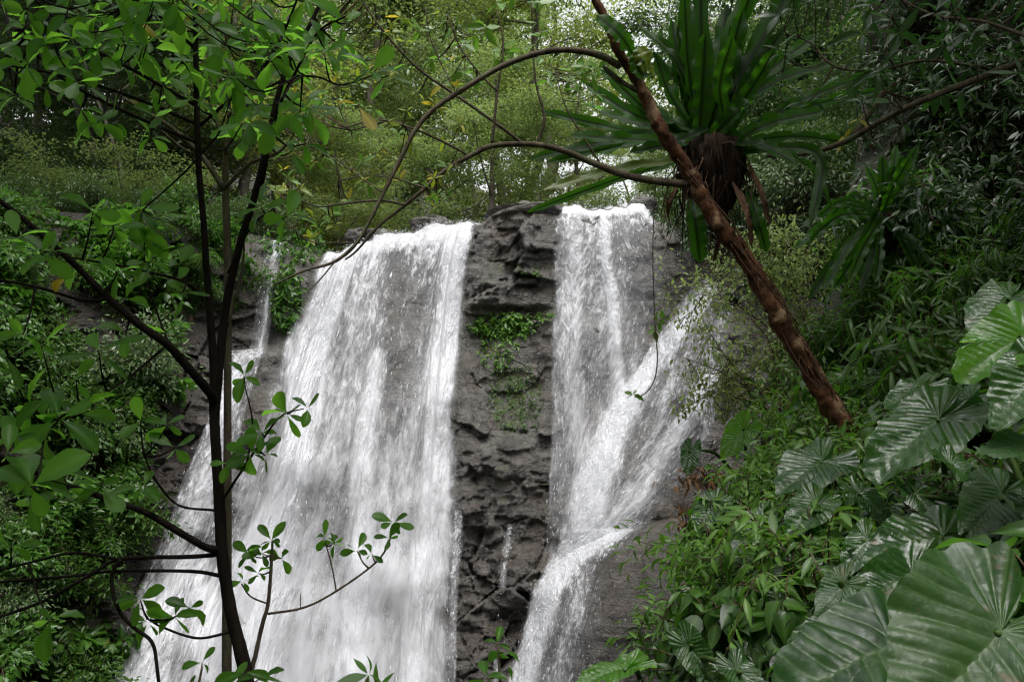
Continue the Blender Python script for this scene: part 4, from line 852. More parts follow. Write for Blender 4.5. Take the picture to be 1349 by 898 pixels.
Cbr = [([(818, 88, 6.5), (790, 73, 6), (750, 66, 5.4), (710, 70, 5), (660, 88, 4.6), (610, 118, 4.3), (570, 145, 4.1), (545, 175, 4), (525, 215, 3.8), (505, 255, 3.5), (490, 285, 3.2), (470, 320, 3), (440, 345, 2.6), (400, 357, 2.1), (362, 375, 1.5)], (6.02, 5.9)),
       ([(905, 243, 7.5), (860, 238, 6.6), (820, 230, 6.2), (780, 214, 5.8), (740, 198, 5.4), (700, 190, 5), (650, 192, 4.4), (620, 205, 4), (590, 222, 3.7), (560, 248, 3.4), (530, 273, 3), (500, 297, 2.4), (470, 330, 1.9), (455, 342, 1.4)], (6.14, 6.0)),
       ([(690, 190, 3.2), (650, 160, 2.8), (600, 125, 2.6), (560, 98, 2.3), (530, 70, 2), (495, 28, 1.6), (470, -10, 1.3)], (6.25, 6.0)),
       ([(648, 192, 2.8), (652, 150, 2.4), (657, 110, 2), (663, 60, 1.6), (655, 15, 1.2)], (6.2, 6.2)), ([(708, 190, 3.2), (717, 155, 2.6), (706, 110, 2), (702, 60, 1.6), (700, 0, 1.2)], (6.3, 6.3)),
       ([(655, 120, 2), (630, 95, 1.7), (605, 60, 1.4), (590, 20, 1.1)], 6.2), ([(620, 206, 2), (580, 185, 1.9), (545, 170, 1.8), (500, 158, 1.5), (455, 168, 1.2)], (6.1, 5.9)),
       ([(535, 270, 2.2), (500, 264, 2), (455, 268, 1.8), (420, 272, 1.4), (392, 262, 1)], (6.0, 5.9)), ([(475, 320, 1.5), (440, 320, 1.4), (410, 318, 1), (385, 300, .8)], 5.95), ([(545, 175, 2), (520, 160, 1.8), (490, 165, 1.5), (462, 172, 1.1)], 6.05),
       ([(840, 120, 4.5), (815, 105, 4), (795, 88, 3)], 6.06), ([(600, 120, 1.3), (570, 60, 1.1), (560, 10, .8)], 6.1), ([(790, 214, 2), (768, 180, 1.6), (745, 140, 1.2), (730, 90, .9)], 6.4), ([(440, 346, 1.4), (420, 370, 1.1), (405, 385, .8)], 6.0),
       ([(560, 248, 1.4), (520, 235, 1.2), (480, 232, 1), (445, 238, .8)], 6.0), ([(505, 255, 1.2), (470, 230, 1.1), (430, 200, .8)], 6.0)]
segC = [(PC[8:], rC[8:])]
for pts, Y in Cbr:
    P, r = br(pts, Y, 0.82); segC.append(resample(P, 30, r)); V, Fs, A = merge([tube(P, r, 8, 5 * len(P), 0.08, len(segC))]); mesh_np("branch", V - base, Fs, M_BARKG, True, A, tC)
CLC = []; CLY = []
for i in range(120):
    x = rc.uniform(340, 610); y = rc.uniform(20, 330) * (1.0 if x < 480 else 0.8); (CLY if rc.random() < 0.5 else CLC).append((x, y, rc.uniform(5.9, 6.4), int(rc.integers(3, 6)), rc.uniform(10, 19)))
for i in range(34): CLC.append((rc.uniform(560, 760), rc.uniform(-20, 110), rc.uniform(6.0, 6.6), int(rc.integers(3, 6)), rc.uniform(15, 26)))
for x, y in ((788, 90), (775, 100), (760, 120), (750, 105), (785, 125), (770, 88)): CLC.append((x, y, 6.5, 5, 20))
twigs_to(CLC + CLY, segC, M_TWIG, tC, 0.6)
M_CANY = leaf_mat("thin_leaf_yellow_green", (0.07, 0.12, 0.015), (0.20, 0.26, 0.03), (0.42, 0.55, 0.04), 0.5, 0.4, yellow=0.2, objvar=0)
part("foliage", whorls(CLC, T_SMALL, rc), M_BNKB, tC); part("yellow_leaves", whorls(CLY, T_SMALL, rc), M_CANY, tC)

def frond(C, T0, L_w, rng, n=30, wave=0.22, vee=0.30, face=None):
    """strap frond along three or four world points; L_w full width in metres -> V, F, attrs"""
    Q, _ = resample(C, n); T = nrm(np.gradient(Q, axis=0)); f = np.asarray(face if face is not None else [0, -1.0, 0.35], float)
    X = nrm(np.cross(T, f)); Z = nrm(np.cross(X, T)); s = np.linspace(0, 1, n)
    wd = L_w * np.interp(s, [0, .1, .3, .55, .8, .93, 1], [.50, .72, .95, 1, .96, .74, .14]); xs = np.array([-1, -.66, -.33, 0, .33, .66, 1.0])
    ph = rng.random() * 6; wv = np.sin(s * 34 + ph) * 0.6 + np.sin(s * 61 + ph * 2) * 0.4 + 1.4 * vn(s * 14, s * 0 + ph, 3); wv2 = np.sin(s * 29 + ph + 2) * 0.6 + 1.6 * vn(s * 16, s * 0 + ph + 5, 4)
    W = np.where(xs[None] < 0, wv[:, None], wv2[:, None]) * np.abs(xs)[None] ** 2 * wave * wd[:, None]
    rag = 1 + 0.22 * np.where(xs[None] < 0, vn(s * 23 + ph, s * 0, 7)[:, None], vn(s * 25 + ph, s * 0 + 3, 8)[:, None])
    V = Q[:, None] + (xs[None, :, None] * rag[..., None] * wd[:, None, None] * 0.5) * X[:, None] + (np.abs(xs)[None, :, None] * vee * wd[:, None, None] * 0.5 + W[..., None]) * Z[:, None]
    mid = np.repeat((np.abs(xs) < 0.01).astype(float)[None], n, 0)
    return V.reshape(-1, 3), grid_faces(n, 7), {'tint': np.full(n * 7, rng.random()), 'mid': mid.ravel()}
M_FRND = leaf_mat("nest_fern_frond", (0.008, 0.028, 0.003), (0.024, 0.072, 0.008), (0.10, 0.34, 0.014), 0.52, 0.45, objvar=0.0, spec=0.2, rib=(0.006, 0.005, 0.003))
M_FRNY = leaf_mat("nest_fern_frond_yellowing", (0.08, 0.12, 0.018), (0.13, 0.17, 0.03), (0.25, 0.36, 0.03), 0.4, 0.4, objvar=0.0)
def nest_fern(name, label, fronds, cx, cy, Y, seed, mass=(102, 116), nroot=95, sc=1.0):
    rng = np.random.default_rng(seed); c = at(cx, cy, Y); t = thing(name, label, "fern", c)
    for q in fronds:
        tip, mid, w_, dz = q[0], q[1], q[2], q[3]
        b = at(cx + rng.normal(0, 14) * sc + (tip[0] - cx) * 0.06, cy + rng.normal(0, 7) * sc - 6, Y + dz * 0.15)
        C = [b, at(mid[0], mid[1], Y + dz * 0.6), at(tip[0], tip[1], Y + dz)]
        V, Fq, A = frond(C, None, w_ * Y / F, rng, face=[rng.normal(0, 0.45), -1, 0.35 + 0.25 * rng.random()])
        o = mesh_np("frond", V - c, Fq, M_FRNY if len(q) > 4 and q[4] == 'y' else M_DEAD if len(q) > 4 else M_FRND, True, A, t)
        if len(q) > 4: o['label'] = "yellow-green old frond" if q[4] == 'y' else "dead brown hanging frond"
    w_, h_ = mass[0] * Y / F, mass[1] * Y / F
    u = np.linspace(0, 2 * np.pi, 44, endpoint=False); v = np.linspace(0.03, np.pi - 0.03, 34); Uu, Vv = np.meshgrid(u, v)
    n = np.stack([np.cos(Uu) * np.sin(Vv), np.sin(Uu) * np.sin(Vv), np.cos(Vv)], -1)
    taper = 0.72 + 0.28 * n[..., 2]; rr = 1 + 0.5 * fbm(np.cos(Uu) * 3.0 + 9, n[..., 2] * 1.3 + 4 + np.sin(Uu) * 3, 4, seed) + 0.13 * np.cos(Uu * 9 + 6 * vn(n[..., 2] * 3, Uu * 0, 2)) + 0.08 * np.cos(Uu * 17 + 4 * n[..., 2])
    P = np.stack([n[..., 0] * w_ / 2 * rr * taper, n[..., 1] * w_ / 2 * rr * taper, n[..., 2] * h_ / 2 * (1 + 0.1 * vn(Uu * 2, Vv, 6))], -1) + np.array([0.02, 0, -h_ * 0.33])
    i = np.arange(33)[:, None] * 44; j = np.arange(44)[None]; Fq = np.stack([i + j, i + 44 + j, i + 44 + (j + 1) % 44, i + (j + 1) % 44], -1).reshape(-1, 4)
    mesh_np("root_mass", P.reshape(-1, 3), Fq, M_ROOT, True, None, t)
    for k in range(nroot):
        a = rng.random() * 6.28; z0 = rng.uniform(-0.62, 0.12) * h_; s0 = np.array([math.cos(a) * w_ * 0.42, math.sin(a) * w_ * 0.42, z0]); ln = h_ * rng.uniform(0.3, 1.0)
        s1 = s0 + np.array([math.cos(a) * rng.uniform(0, .10), math.sin(a) * rng.uniform(0, .08) , -ln * 0.4]) + rng.normal(0, 0.04, 3); s2 = s1 + np.array([rng.normal(0, .06), rng.normal(0, .04), -ln * 0.6])
        V, Fs, A = merge([tube([s0, s1, s2], [rng.uniform(.003, .009), .0035, .0016], 5, 10)])
        mesh_np("root", V, Fs, M_DEAD if rng.random() < 0.30 else M_ROOT, True, None, t)
    return t
FR = [((903, -25), (907, 95), 36, .1), ((922, -65), (925, 75), 36, -.1), ((1006, -60), (960, 70), 40, .15), ((1042, -15), (985, 85), 38, .0), ((1022, 52), (985, 110), 30, -.25), ((1085, 90), (1005, 118), 32, .15), ((1150, 98), (1050, 135), 24, .4),
      ((1072, 150), (1010, 165), 30, -.3), ((1083, 268), (1048, 208), 27, -.15), ((930, 55), (925, 120), 36, -.2), ((852, 48), (893, 88), 24, -.1), ((733, 150), (822, 172), 22, .2), ((786, 116), (838, 152), 26, .3), ((803, 95), (852, 145), 24, -.1),
      ((736, 246), (822, 222), 20, -.2, 'y'), ((742, 212), (820, 192), 24, .1), ((768, 180), (832, 184), 26, -.25), ((868, 78), (885, 130), 34, .25), ((956, 20), (945, 105), 36, .3), ((1066, 55), (1000, 108), 32, .3), ((838, 108), (868, 150), 28, .1),
      ((962, 60), (948, 120), 34, -.35), ((890, 40), (900, 110), 34, .35), ((800, 150), (850, 165), 26, .45), ((1040, 215), (1000, 190), 28, -.4), ((1110, 190), (1040, 180), 26, .45), ((900, 90), (912, 140), 34, -.3), ((1000, 130), (970, 150), 34, -.45),
      ((840, 200), (880, 190), 24, -.45), ((975, 25), (955, 100), 34, -.05)]
_r = np.random.default_rng(2)
for q in list(FR[:24:2]):
    FR.append(((q[0][0] + _r.normal(0, 26), q[0][1] + abs(_r.normal(0, 18)) + 8), (q[1][0] + _r.normal(0, 13), q[1][1] + _r.normal(6, 8)), q[2] * _r.uniform(0.7, 0.95), q[3] + _r.normal(0, 0.3)))
FR = [((935 + (q[0][0] - 935) * 1.1, 196 + (q[0][1] - 196) * 1.08), q[1], q[2] * 0.70) + tuple(q[3:]) for q in FR]
nf = nest_fern("birds_nest_fern", "huge bird's nest fern with upright straps and hanging roots on the leaning trunk", [q if q[3] > 0 or q[0][0] > 900 or q[0][1] > 140 else (q[0], q[1], q[2], 0.25) + tuple(q[4:]) for q in FR], 934, 196, 6.48, 4)
for (b0, m0, t0, w_, dead) in (((912, 262), (917, 300), (922, 345), 25, 0), ((985, 250), (998, 290), (1010, 332), 18, 0), ((965, 240), (985, 285), (990, 325), 8, 1), ((985, 215), (1002, 252), (1012, 292), 8, 1), ((945, 270), (948, 310), (940, 345), 6, 1), ((975, 250), (990, 290), (1000, 312), 7, 1), ((895, 240), (882, 265), (880, 285), 5, 1)):
    V, Fq, A = frond([at(*b0, 6.35), at(*m0, 6.25), at(*t0, 6.3)], None, w_ * 6.1 / F, rc); c = np.array(tuple(nf.location))
    o = mesh_np("frond", V - c, Fq, M_DEAD if dead else M_FRND, True, A, nf)
    if dead: o['label'] = "dead brown hanging frond"
F2 = [((1040, 330), (1100, 290), 22, 0), ((1060, 400), (1110, 330), 22, -.2), ((1085, 290), (1120, 265), 20, .2), ((1140, 215), (1155, 250), 22, .1), ((1190, 200), (1178, 245), 22, 0), ((1180, 215), (1170, 250), 22, -.2), ((1240, 260), (1200, 262), 20, 0), ((1050, 300), (1105, 270), 18, -.4),
      ((1240, 330), (1205, 290), 20, -.2), ((1095, 385), (1130, 330), 22, -.5), ((1130, 390), (1150, 335), 20, -.4), ((1215, 370), (1190, 320), 20, -.5), ((1160, 200), (1164, 250), 20, .3)]
nest_fern("birds_nest_fern", "smaller dark bird's nest fern with drooping straps on the shaded right bank", [(tuple(np.array([1163, 288]) + 0.95 * (np.array(q[0]) - [1163, 288])), q[1], q[2] * .62, q[3]) for q in F2 + [((a + 22, b_ - 14), (c_ + 8, d_ - 6), e_, f_ - .15) for (a, b_), (c_, d_), e_, f_ in F2]], 1163, 288, 8.6, 9, (46, 60), 8, 0.5)
# young leaf-like fronds sitting on the upper trunk of the leaning tree
tE = thing("climbing_plant", "small climber with two broad straps on the upper leaning trunk", "plant", at(812, 50, 6.0))
for (b0, m0, t0, w_, mt) in (((836, 76), (818, 48), (786, 20), 25, M_FRND), ((862, 98), (850, 82), (842, 62), 26, M_CANY), ((858, 100), (843, 95), (836, 70), 22, M_FRND)):
    V, Fq, A = frond([at(*b0, 6.0), at(*m0, 5.9), at(*t0, 5.9)], None, w_ * 5.9 / F, rc, vee=0.15); mesh_np("leaf", V - np.array(tuple(tE.location)), Fq, mt, True, A, tE)
# lianas
def vine(label, pts, Y, leaves_at=()):
    P, r = br(pts, Y); t = thing("hanging_vine", label, "vine", P[0]); part("stem", [tube(P, r, 5, 8 * len(P))], M_TWIG, t)
    if leaves_at: part("foliage", whorls([(x, y, Y if np.isscalar(Y) else Y[1], 4, 14) for x, y in leaves_at], T_SMALL, rc), M_BNKB, t)
vine("thin hanging vine with a curled end in front of the tall thin veil", [(864, 232, .7), (860, 330, .7), (863, 430, .8), (866, 470, .9), (862, 500, .9), (850, 518, .8), (836, 523, .6)], 6.6, [(868, 425), (862, 435), (874, 420), (834, 520)])
vine("thin bare vine hanging left of the root mass", [(880, 232, 1.1), (878, 270, 1.1), (884, 300, .9)], 6.3)

# ------------------------------------------------------------------ elephant ears
def mat_ear(name="elephant_ear_blade", lime=False, matte=False):
    m, t, out = mat_new(name); k = NT(t); P = k.obj()
    vein = k.attr('vein'); ti = k.attr('tint')
    n = k.noise(P, 9, 4, 0.6)
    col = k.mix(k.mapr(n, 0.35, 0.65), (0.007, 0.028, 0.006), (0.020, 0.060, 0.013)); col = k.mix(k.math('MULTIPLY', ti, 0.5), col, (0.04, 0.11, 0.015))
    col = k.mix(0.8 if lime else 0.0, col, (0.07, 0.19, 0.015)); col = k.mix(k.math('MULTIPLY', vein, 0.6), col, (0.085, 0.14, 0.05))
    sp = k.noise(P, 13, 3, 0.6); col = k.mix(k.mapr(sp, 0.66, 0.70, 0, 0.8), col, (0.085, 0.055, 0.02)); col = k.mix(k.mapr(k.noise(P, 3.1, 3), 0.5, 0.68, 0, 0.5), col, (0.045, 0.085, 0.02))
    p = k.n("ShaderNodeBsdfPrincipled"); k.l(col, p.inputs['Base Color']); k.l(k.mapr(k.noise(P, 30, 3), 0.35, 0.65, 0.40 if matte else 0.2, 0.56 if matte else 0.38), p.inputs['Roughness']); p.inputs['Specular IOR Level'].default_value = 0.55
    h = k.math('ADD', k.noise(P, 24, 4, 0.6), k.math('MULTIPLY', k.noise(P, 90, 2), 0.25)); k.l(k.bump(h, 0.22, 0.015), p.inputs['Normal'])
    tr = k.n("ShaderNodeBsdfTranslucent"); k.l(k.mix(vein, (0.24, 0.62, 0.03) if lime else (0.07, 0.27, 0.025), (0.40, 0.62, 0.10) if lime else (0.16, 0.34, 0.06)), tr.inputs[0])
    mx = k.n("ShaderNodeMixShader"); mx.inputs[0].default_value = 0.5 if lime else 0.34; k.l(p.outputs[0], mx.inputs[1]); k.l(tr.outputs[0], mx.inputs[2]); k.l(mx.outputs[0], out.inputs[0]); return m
M_EAR = mat_ear(); M_EARM = mat_ear('matte_old_blade', matte=True); M_EARL = mat_ear("young_lime_blade", True)
M_PET = bark_mat("green_leaf_stalk", (0.03, 0.06, 0.015), (0.07, 0.12, 0.03), 8, 0.4)
def ear_blade(seed, wr, nth=132, nr_=30, droop=0.22, fold=0.16):
    rng = np.random.default_rng(seed); th = np.linspace(-np.pi, np.pi, nth); rho = np.linspace(0.0, 1, nr_) ** 0.85
    a = np.degrees(np.abs(th)); rr = np.interp(a, [0, 6, 14, 28, 48, 75, 100, 125, 146, 160, 170, 176, 180], [1.0, .965, .90, .80, .70, .64, .62, .62, .58, .48, .33, .18, .06])
    ph = rng.random(4) * 6; rr = rr * (1 + 0.016 * np.sin(th * 17 + ph[0]) + 0.012 * np.sin(th * 29 + ph[1]) + 0.09 * vn(th * 3 + 9, th * 0 + seed, 3) - 0.30 * np.exp(-((th - rng.uniform(-2.3, 2.3)) / 0.025) ** 2) - 0.16 * np.exp(-((th - rng.uniform(-2.3, 2.3)) / 0.02) ** 2))
    T_, Rr = np.meshgrid(th, rho); x = Rr * rr * np.sin(T_) * wr; y = Rr * rr * np.cos(T_); ax = np.abs(x); aa = np.degrees(np.abs(T_))
    nv_ = rng.uniform(6.5, 8.0) if nth > 200 else rng.uniform(8.5, 12.5); q1 = (y - (0.55 + 0.3 * rng.random()) * ax) * nv_ + 0.2 + 0.25 * np.sign(x) * rng.random() + 0.25 * fbm(x * 3 + seed, y * 3, 2, seed + 9); q2 = aa / 17.0; fr = sstep(88, 112, aa); f1 = np.abs(q1 - np.round(q1)); f2 = np.abs(q2 - np.round(q2))
    v1 = np.exp(-(f1 / 0.055) ** 2); v2 = np.exp(-((f2 * (0.15 + Rr)) / 0.055) ** 2); vein = (v1 * (1 - fr) + v2 * fr) * sstep(0.02, 0.10, Rr)
    vein = np.maximum(vein, np.exp(-(ax / 0.014) ** 2) * (np.abs(T_) < 1.5)); vein = np.maximum(vein, np.exp(-((aa - 148) * Rr / 2.2) ** 2))
    qz = (np.sin(np.pi * f1) * (1 - fr) + np.sin(np.pi * f2) * fr) * sstep(0.02, 0.25, Rr)
    z = (0.014 + 0.016 * rng.random()) * qz + (fold * rng.uniform(0.5, 2.2)) * ax - droop * (y * np.abs(y) * 0.5 + x * x * 0.7) * 1.4 + 0.05 * Rr ** 2 * np.sin(T_ * 5 + ph[2]) + 0.02 * Rr ** 3 * np.sin(T_ * 13 + ph[3]) + 0.035 * fbm(x * 3 + seed, y * 3, 2, seed)
    z = z + 0.003 * fbm(x * 22 + seed, y * 22, 2, seed + 5)
    return np.stack([x, y, z], -1).reshape(-1, 3), grid_faces(nr_, nth), vein.ravel()
def ear_leaf(t, A, Tp, DA, DT, wr_, seed, up=0.75, face=0.55, side=0.0, big=False, foot=None, pet=True):
    wr = wr_ * 0.86; DT = DA + (DT - DA) * 0.6; a = at(A[0], A[1], DA); b = at(Tp[0], Tp[1], DT); a = a if big else a + 0.22 * (b - a); a, b = a + 0.06 * (b - a) * 0, b; y = nrm(b - a); s = float(np.linalg.norm(b - a))
    n0 = nrm(np.array([side, -face, up])); x = nrm(np.cross(y, n0)); z = np.cross(x, y)
    V, Fq, vein = ear_blade(seed, wr, 264 if big else 132, 64 if big else 30, droop=0.12 if big else 0.22)
    W = a + s * (V[:, :1] * x + V[:, 1:2] * y + V[:, 2:3] * z); tl = np.array(tuple(t.location))
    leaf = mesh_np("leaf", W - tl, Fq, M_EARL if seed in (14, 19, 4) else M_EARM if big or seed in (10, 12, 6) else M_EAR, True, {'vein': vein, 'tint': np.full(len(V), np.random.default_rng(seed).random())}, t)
    if pet:
        ft = tl + np.array([0, 0, -0.08]); m = (a * 0.55 + ft * 0.45) + np.array([0, 0, 0.12 * np.linalg.norm(a - ft)])
        Vp, Fp, Ap = merge([tube([ft, m, a - 0.25 * s * z * 0.15, a + 0.01 * y], [0.020, 0.014, 0.009, 0.007], 8, 20)]); mesh_np("leaf_stalk", Vp - tl, Fp, M_PET, True, None, t)
EARS = [("largest elephant-ear plant, its huge veined leaf filling the bottom right corner", (1330, 1000), [((1318, 832), (1196, 968), 2.0, 1.72, 1.05, 1, .62, .78, -.1, True), ((1420, 790), (1540, 900), 2.0, 1.8, .9, 2, .8, .4, .1, False)]),
        ("elephant-ear plant with a folded grey-green leaf along the bottom edge", (1150, 985), [((1175, 852), (1022, 915), 2.4, 2.15, .80, 3, .7, .6, -.2, True), ((1120, 760), (1076, 806), 2.9, 2.75, .75, 12, .2, .9, -.5, False)]),
        ("elephant-ear plant with upright backlit leaves at the right edge", (1400, 640), [((1372, 432), (1258, 492), 3.0, 2.9, .80, 4, .25, .75, -.7, False), ((1385, 470), (1312, 556), 2.9, 2.7, .8, 5, .4, .8, -.5, False), ((1385, 582), (1292, 590), 2.9, 2.7, .62, 6, .8, .4, 0, False)]),
        ("elephant-ear plant with a wet silvery leaf in front of the leaning trunk's foot", (1250, 690), [((1262, 535), (1142, 620), 4.1, 3.7, .66, 7, .75, .55, -.1, False), ((1225, 505), (1165, 532), 4.6, 4.3, .6, 16, .8, .45, -.1, False), ((1330, 640), (1275, 702), 3.2, 2.9, .8, 10, .7, .5, 0, False)]),
        ("elephant-ear plant with a wide drooping leaf left of the trunk's foot", (1105, 720), [((1098, 600), (1026, 642), 4.9, 4.5, .85, 8, .75, .5, -.1, False), ((1026, 690), (956, 742), 5.0, 4.6, .85, 9, .7, .6, -.1, False)]),
        ("elephant-ear plant with deeply ribbed leaf spreading across the right slope", (1300, 800), [((1268, 702), (1146, 724), 3.2, 2.9, .72, 11, .75, .55, -.1, False), ((1225, 742), (1108, 806), 3.0, 2.7, .55, 18, .6, .6, .3, False), ((1150, 700), (1112, 752), 3.5, 3.3, .7, 17, .3, .8, -.4, False), ((1345, 655), (1420, 720), 3.0, 2.8, .9, 21, .8, .4, 0, False)]),
        ("elephant-ear plant with one wet leaf beside the upper right edge", (1400, 520), [((1345, 385), (1280, 424), 3.9, 3.6, .8, 13, .7, .6, -.3, False), ((1400, 370), (1460, 420), 3.9, 3.7, .8, 23, .7, .6, .3, False)]),
        ("low elephant-ear plant with a bright lime leaf at the bottom centre", (860, 960), [((846, 876), (748, 900), 3.9, 3.7, .50, 14, .7, .2, 0, False), ((898, 836), (948, 905), 3.9, 3.6, .62, 15, .3, .85, -.3, False), ((960, 870), (1010, 930), 3.4, 3.1, .7, 22, .7, .5, 0, False)]),
        ("small elephant-ear plant with a lime leaf at the edge of the falls", (985, 640), [((988, 556), (950, 600), 6.9, 6.8, .8, 19, .2, .9, -.4, False), ((912, 585), (905, 625), 6.9, 6.7, .7, 20, .6, .7, 0, False)])]
EARS += [("elephant-ear plant with three mixed leaves between the drooping leaf and the ribbed leaf", (1180, 730), [((1085, 655), (1040, 700), 4.6, 4.3, .8, 31, .6, .7, -.3, False), ((1120, 640), (1180, 690), 4.3, 4.0, .75, 32, .7, .6, .2, False), ((1060, 735), (1010, 790), 4.2, 4.0, .8, 33, .55, .75, -.3, False)]),
         ("elephant-ear plant with shaded leaves just above the huge corner leaf", (1290, 860), [((1215, 800), (1150, 850), 2.9, 2.7, .8, 34, .6, .7, -.3, False), ((1100, 830), (1040, 860), 3.2, 3.0, .8, 36, .7, .5, 0, False)]),
         ("elephant-ear plant with wet leaves under the upright backlit pair", (1390, 720), [((1240, 600), (1300, 650), 3.8, 3.6, .8, 37, .7, .6, .2, False), ((1195, 640), (1240, 690), 3.9, 3.7, .75, 38, .65, .65, 0, False), ((1290, 520), (1235, 545), 4.2, 4.0, .8, 39, .7, .5, -.2, False)]),
         ("elephant-ear plant with half-hidden leaves at the outer rim of the bank", (1060, 800), [((950, 655), (912, 700), 5.6, 5.4, .8, 40, .6, .7, -.3, False), ((975, 760), (925, 800), 4.8, 4.6, .75, 41, .6, .7, -.2, False)])]
for lab, foot, lv in EARS:
    p = bank_pt(*foot); t = thing("elephant_ear_plant", lab, "plant", p)
    for (A, Tp, DA, DT, wr, sd, up, fc, sdv, big) in lv: ear_leaf(t, A, Tp, DA, DT, wr, sd, up, fc, sdv, big)

# ------------------------------------------------------------------ plants on the right bank
rr = np.random.default_rng(3)
RS = [leafy(61, 0.75, 0.60, 12, 16, 0.105, T_LANCE, M_BNKB, "leafy_shrub", "shrub", 0.45), leafy(62, 0.6, 0.65, 12, 14, 0.095, T_LANCE, M_BNK, "leafy_shrub", "shrub", 0.5), bush(63, 0.55, 0.6, 700, 0.075, M_BNKB, "leafy_shrub", "", T_LANCE, nst=9), leafy(72, 0.6, 0.55, 10, 9, 0.14, T_BROAD, M_BNK, "leafy_shrub", "shrub", 0.55)]
NR = [leafy(64, 0.75, 0.55, 9, 13, 0.21, T_NARROW, M_BNK, "narrow_leaf_plant", "plant", 0.75, smooth=True), leafy(65, 0.6, 0.6, 9, 12, 0.15, T_LANCE, M_BNK, "narrow_leaf_plant", "plant", 0.9, smooth=True)]
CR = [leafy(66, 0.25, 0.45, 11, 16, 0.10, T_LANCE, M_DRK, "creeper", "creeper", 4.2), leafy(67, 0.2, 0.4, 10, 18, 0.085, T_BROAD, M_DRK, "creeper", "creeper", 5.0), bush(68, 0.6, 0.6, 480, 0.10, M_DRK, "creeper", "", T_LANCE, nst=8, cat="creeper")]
UN = [leafy(69, 0.40, 0.42, 8, 7, 0.15, T_BROAD, M_BNK, "undergrowth_plant", "plant", 0.5), bush(70, 0.35, 0.4, 260, 0.075, M_DRK, "undergrowth_plant", "", T_LANCE, nst=7, cat="plant"), leafy(71, 0.35, 0.45, 8, 9, 0.10, T_LANCE, M_BNK, "undergrowth_plant", "plant", 0.6)]
def bank_put(root, px, py, lab, grp, sc=1.0, tilt=0.5, dd=0.0):
    p = bank_pt(px, py); p[1] += dd
    o = place_first(used, root, p, 0.0, sc, lab, grp)
    o.rotation_euler = (rr.uniform(0.1, 0.8) * tilt, -rr.uniform(0.1, 0.9) * tilt, rr.random() * 6.28)
    o.rotation_mode = 'ZYX' if rr.random() < 2 else 'XYZ'
    return o
def yname(py, cuts, names): return names[int(np.searchsorted(cuts, py))]
for i in range(54):
    py = rr.uniform(575, 930); e = float(bank_edge(py)); px = e + rr.uniform(0.0, 1.0) ** 1.3 * 150 + float(np.interp(py, [575, 640, 690, 870, 930], [-12, 16, 74, 74, 30]))
    k = int(rr.integers(4)); lab = ["fresh pointed-leaf shrub", "glossy pointed-leaf shrub", "bushy small-leaf shrub", "broad-leaf shrub"][k] + " " + yname(py, [650, 720, 800], ["where the bank meets the slanting cascade", "beside the round brown shelf, upper", "beside the round brown shelf, lower", "at the bottom edge beside the lowest cascade"]) + (" on the outer edge" if px - e < 60 else " further up the slope")
    bank_put(RS[k], px, py, lab, "shrubs on the right bank beside the falls", rr.uniform(0.7, 1.1) * (0.75 if px - e < 60 else 1), 0.6)
for i in range(64):
    py = rr.uniform(315, 560); px = rr.uniform(float(bank_edge(py)) + 10, 1390); k = int(rr.integers(2))
    lab = ["narrow-leaved glossy plant", "narrow-leaved fresh green plant"][k] + " " + yname(py, [400, 470], ["high on the right bank", "halfway up the right bank", "above the elephant ears"]) + (" beside the leaning trunk" if px < 1180 else " towards the right edge")
    bank_put(NR[k], px, py, lab, "narrow-leaved plants on the right bank", rr.uniform(0.7, 1.1) * (1.0 if px < 1250 else 0.75), 0.7)
for i in range(86):
    py = rr.uniform(-30, 345); px = rr.uniform(float(bank_edge(py)) + 4, 1440); k = int(rr.integers(3))
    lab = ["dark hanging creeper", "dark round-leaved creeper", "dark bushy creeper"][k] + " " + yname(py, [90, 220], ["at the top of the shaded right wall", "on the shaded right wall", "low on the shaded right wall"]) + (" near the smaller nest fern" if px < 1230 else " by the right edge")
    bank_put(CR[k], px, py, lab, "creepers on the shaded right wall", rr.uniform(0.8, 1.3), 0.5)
for i in range(92):
    py = rr.uniform(530, 960); px = rr.uniform(float(bank_edge(py)) + 100, 1440); k = int(rr.integers(3))
    lab = ["broad-leaved undergrowth plant", "small bushy undergrowth plant", "slim-leaved undergrowth plant"][k] + " " + yname(py, [640, 750], ["between the upper elephant ears", "between the middle elephant ears", "under the lowest elephant ears"]) + (" left of the ribbed leaf" if px < 1140 else " towards the right edge")
    bank_put(UN[k], px, py, lab, "undergrowth between the elephant ears", rr.uniform(0.7, 1.15), 0.5)
M_DRY = leaf_mat("withered_leaf", (0.05, 0.022, 0.008), (0.16, 0.075, 0.022), (0.20, 0.10, 0.03), 0.25, 0.6)
DRY = bush(73, 0.28, 0.3, 60, 0.075, M_DRY, "withered_plant", "", T_LANCE, nst=5, cat="plant")
for (px, py) in ((942, 648), (905, 705), (985, 735), (1040, 700), (1120, 600), (1010, 830), (1190, 500), (1100, 560), (1250, 640), (925, 780), (1200, 420), (1150, 470)):
    bank_put(DRY, px, py, "small withered brown plant among the green shrubs " + ("on the outer edge of the bank" if px < 1000 else "beside the leaning trunk" if py < 610 else "between the elephant ears"), "withered plants on the right bank", rr.uniform(0.8, 1.3), 0.4)
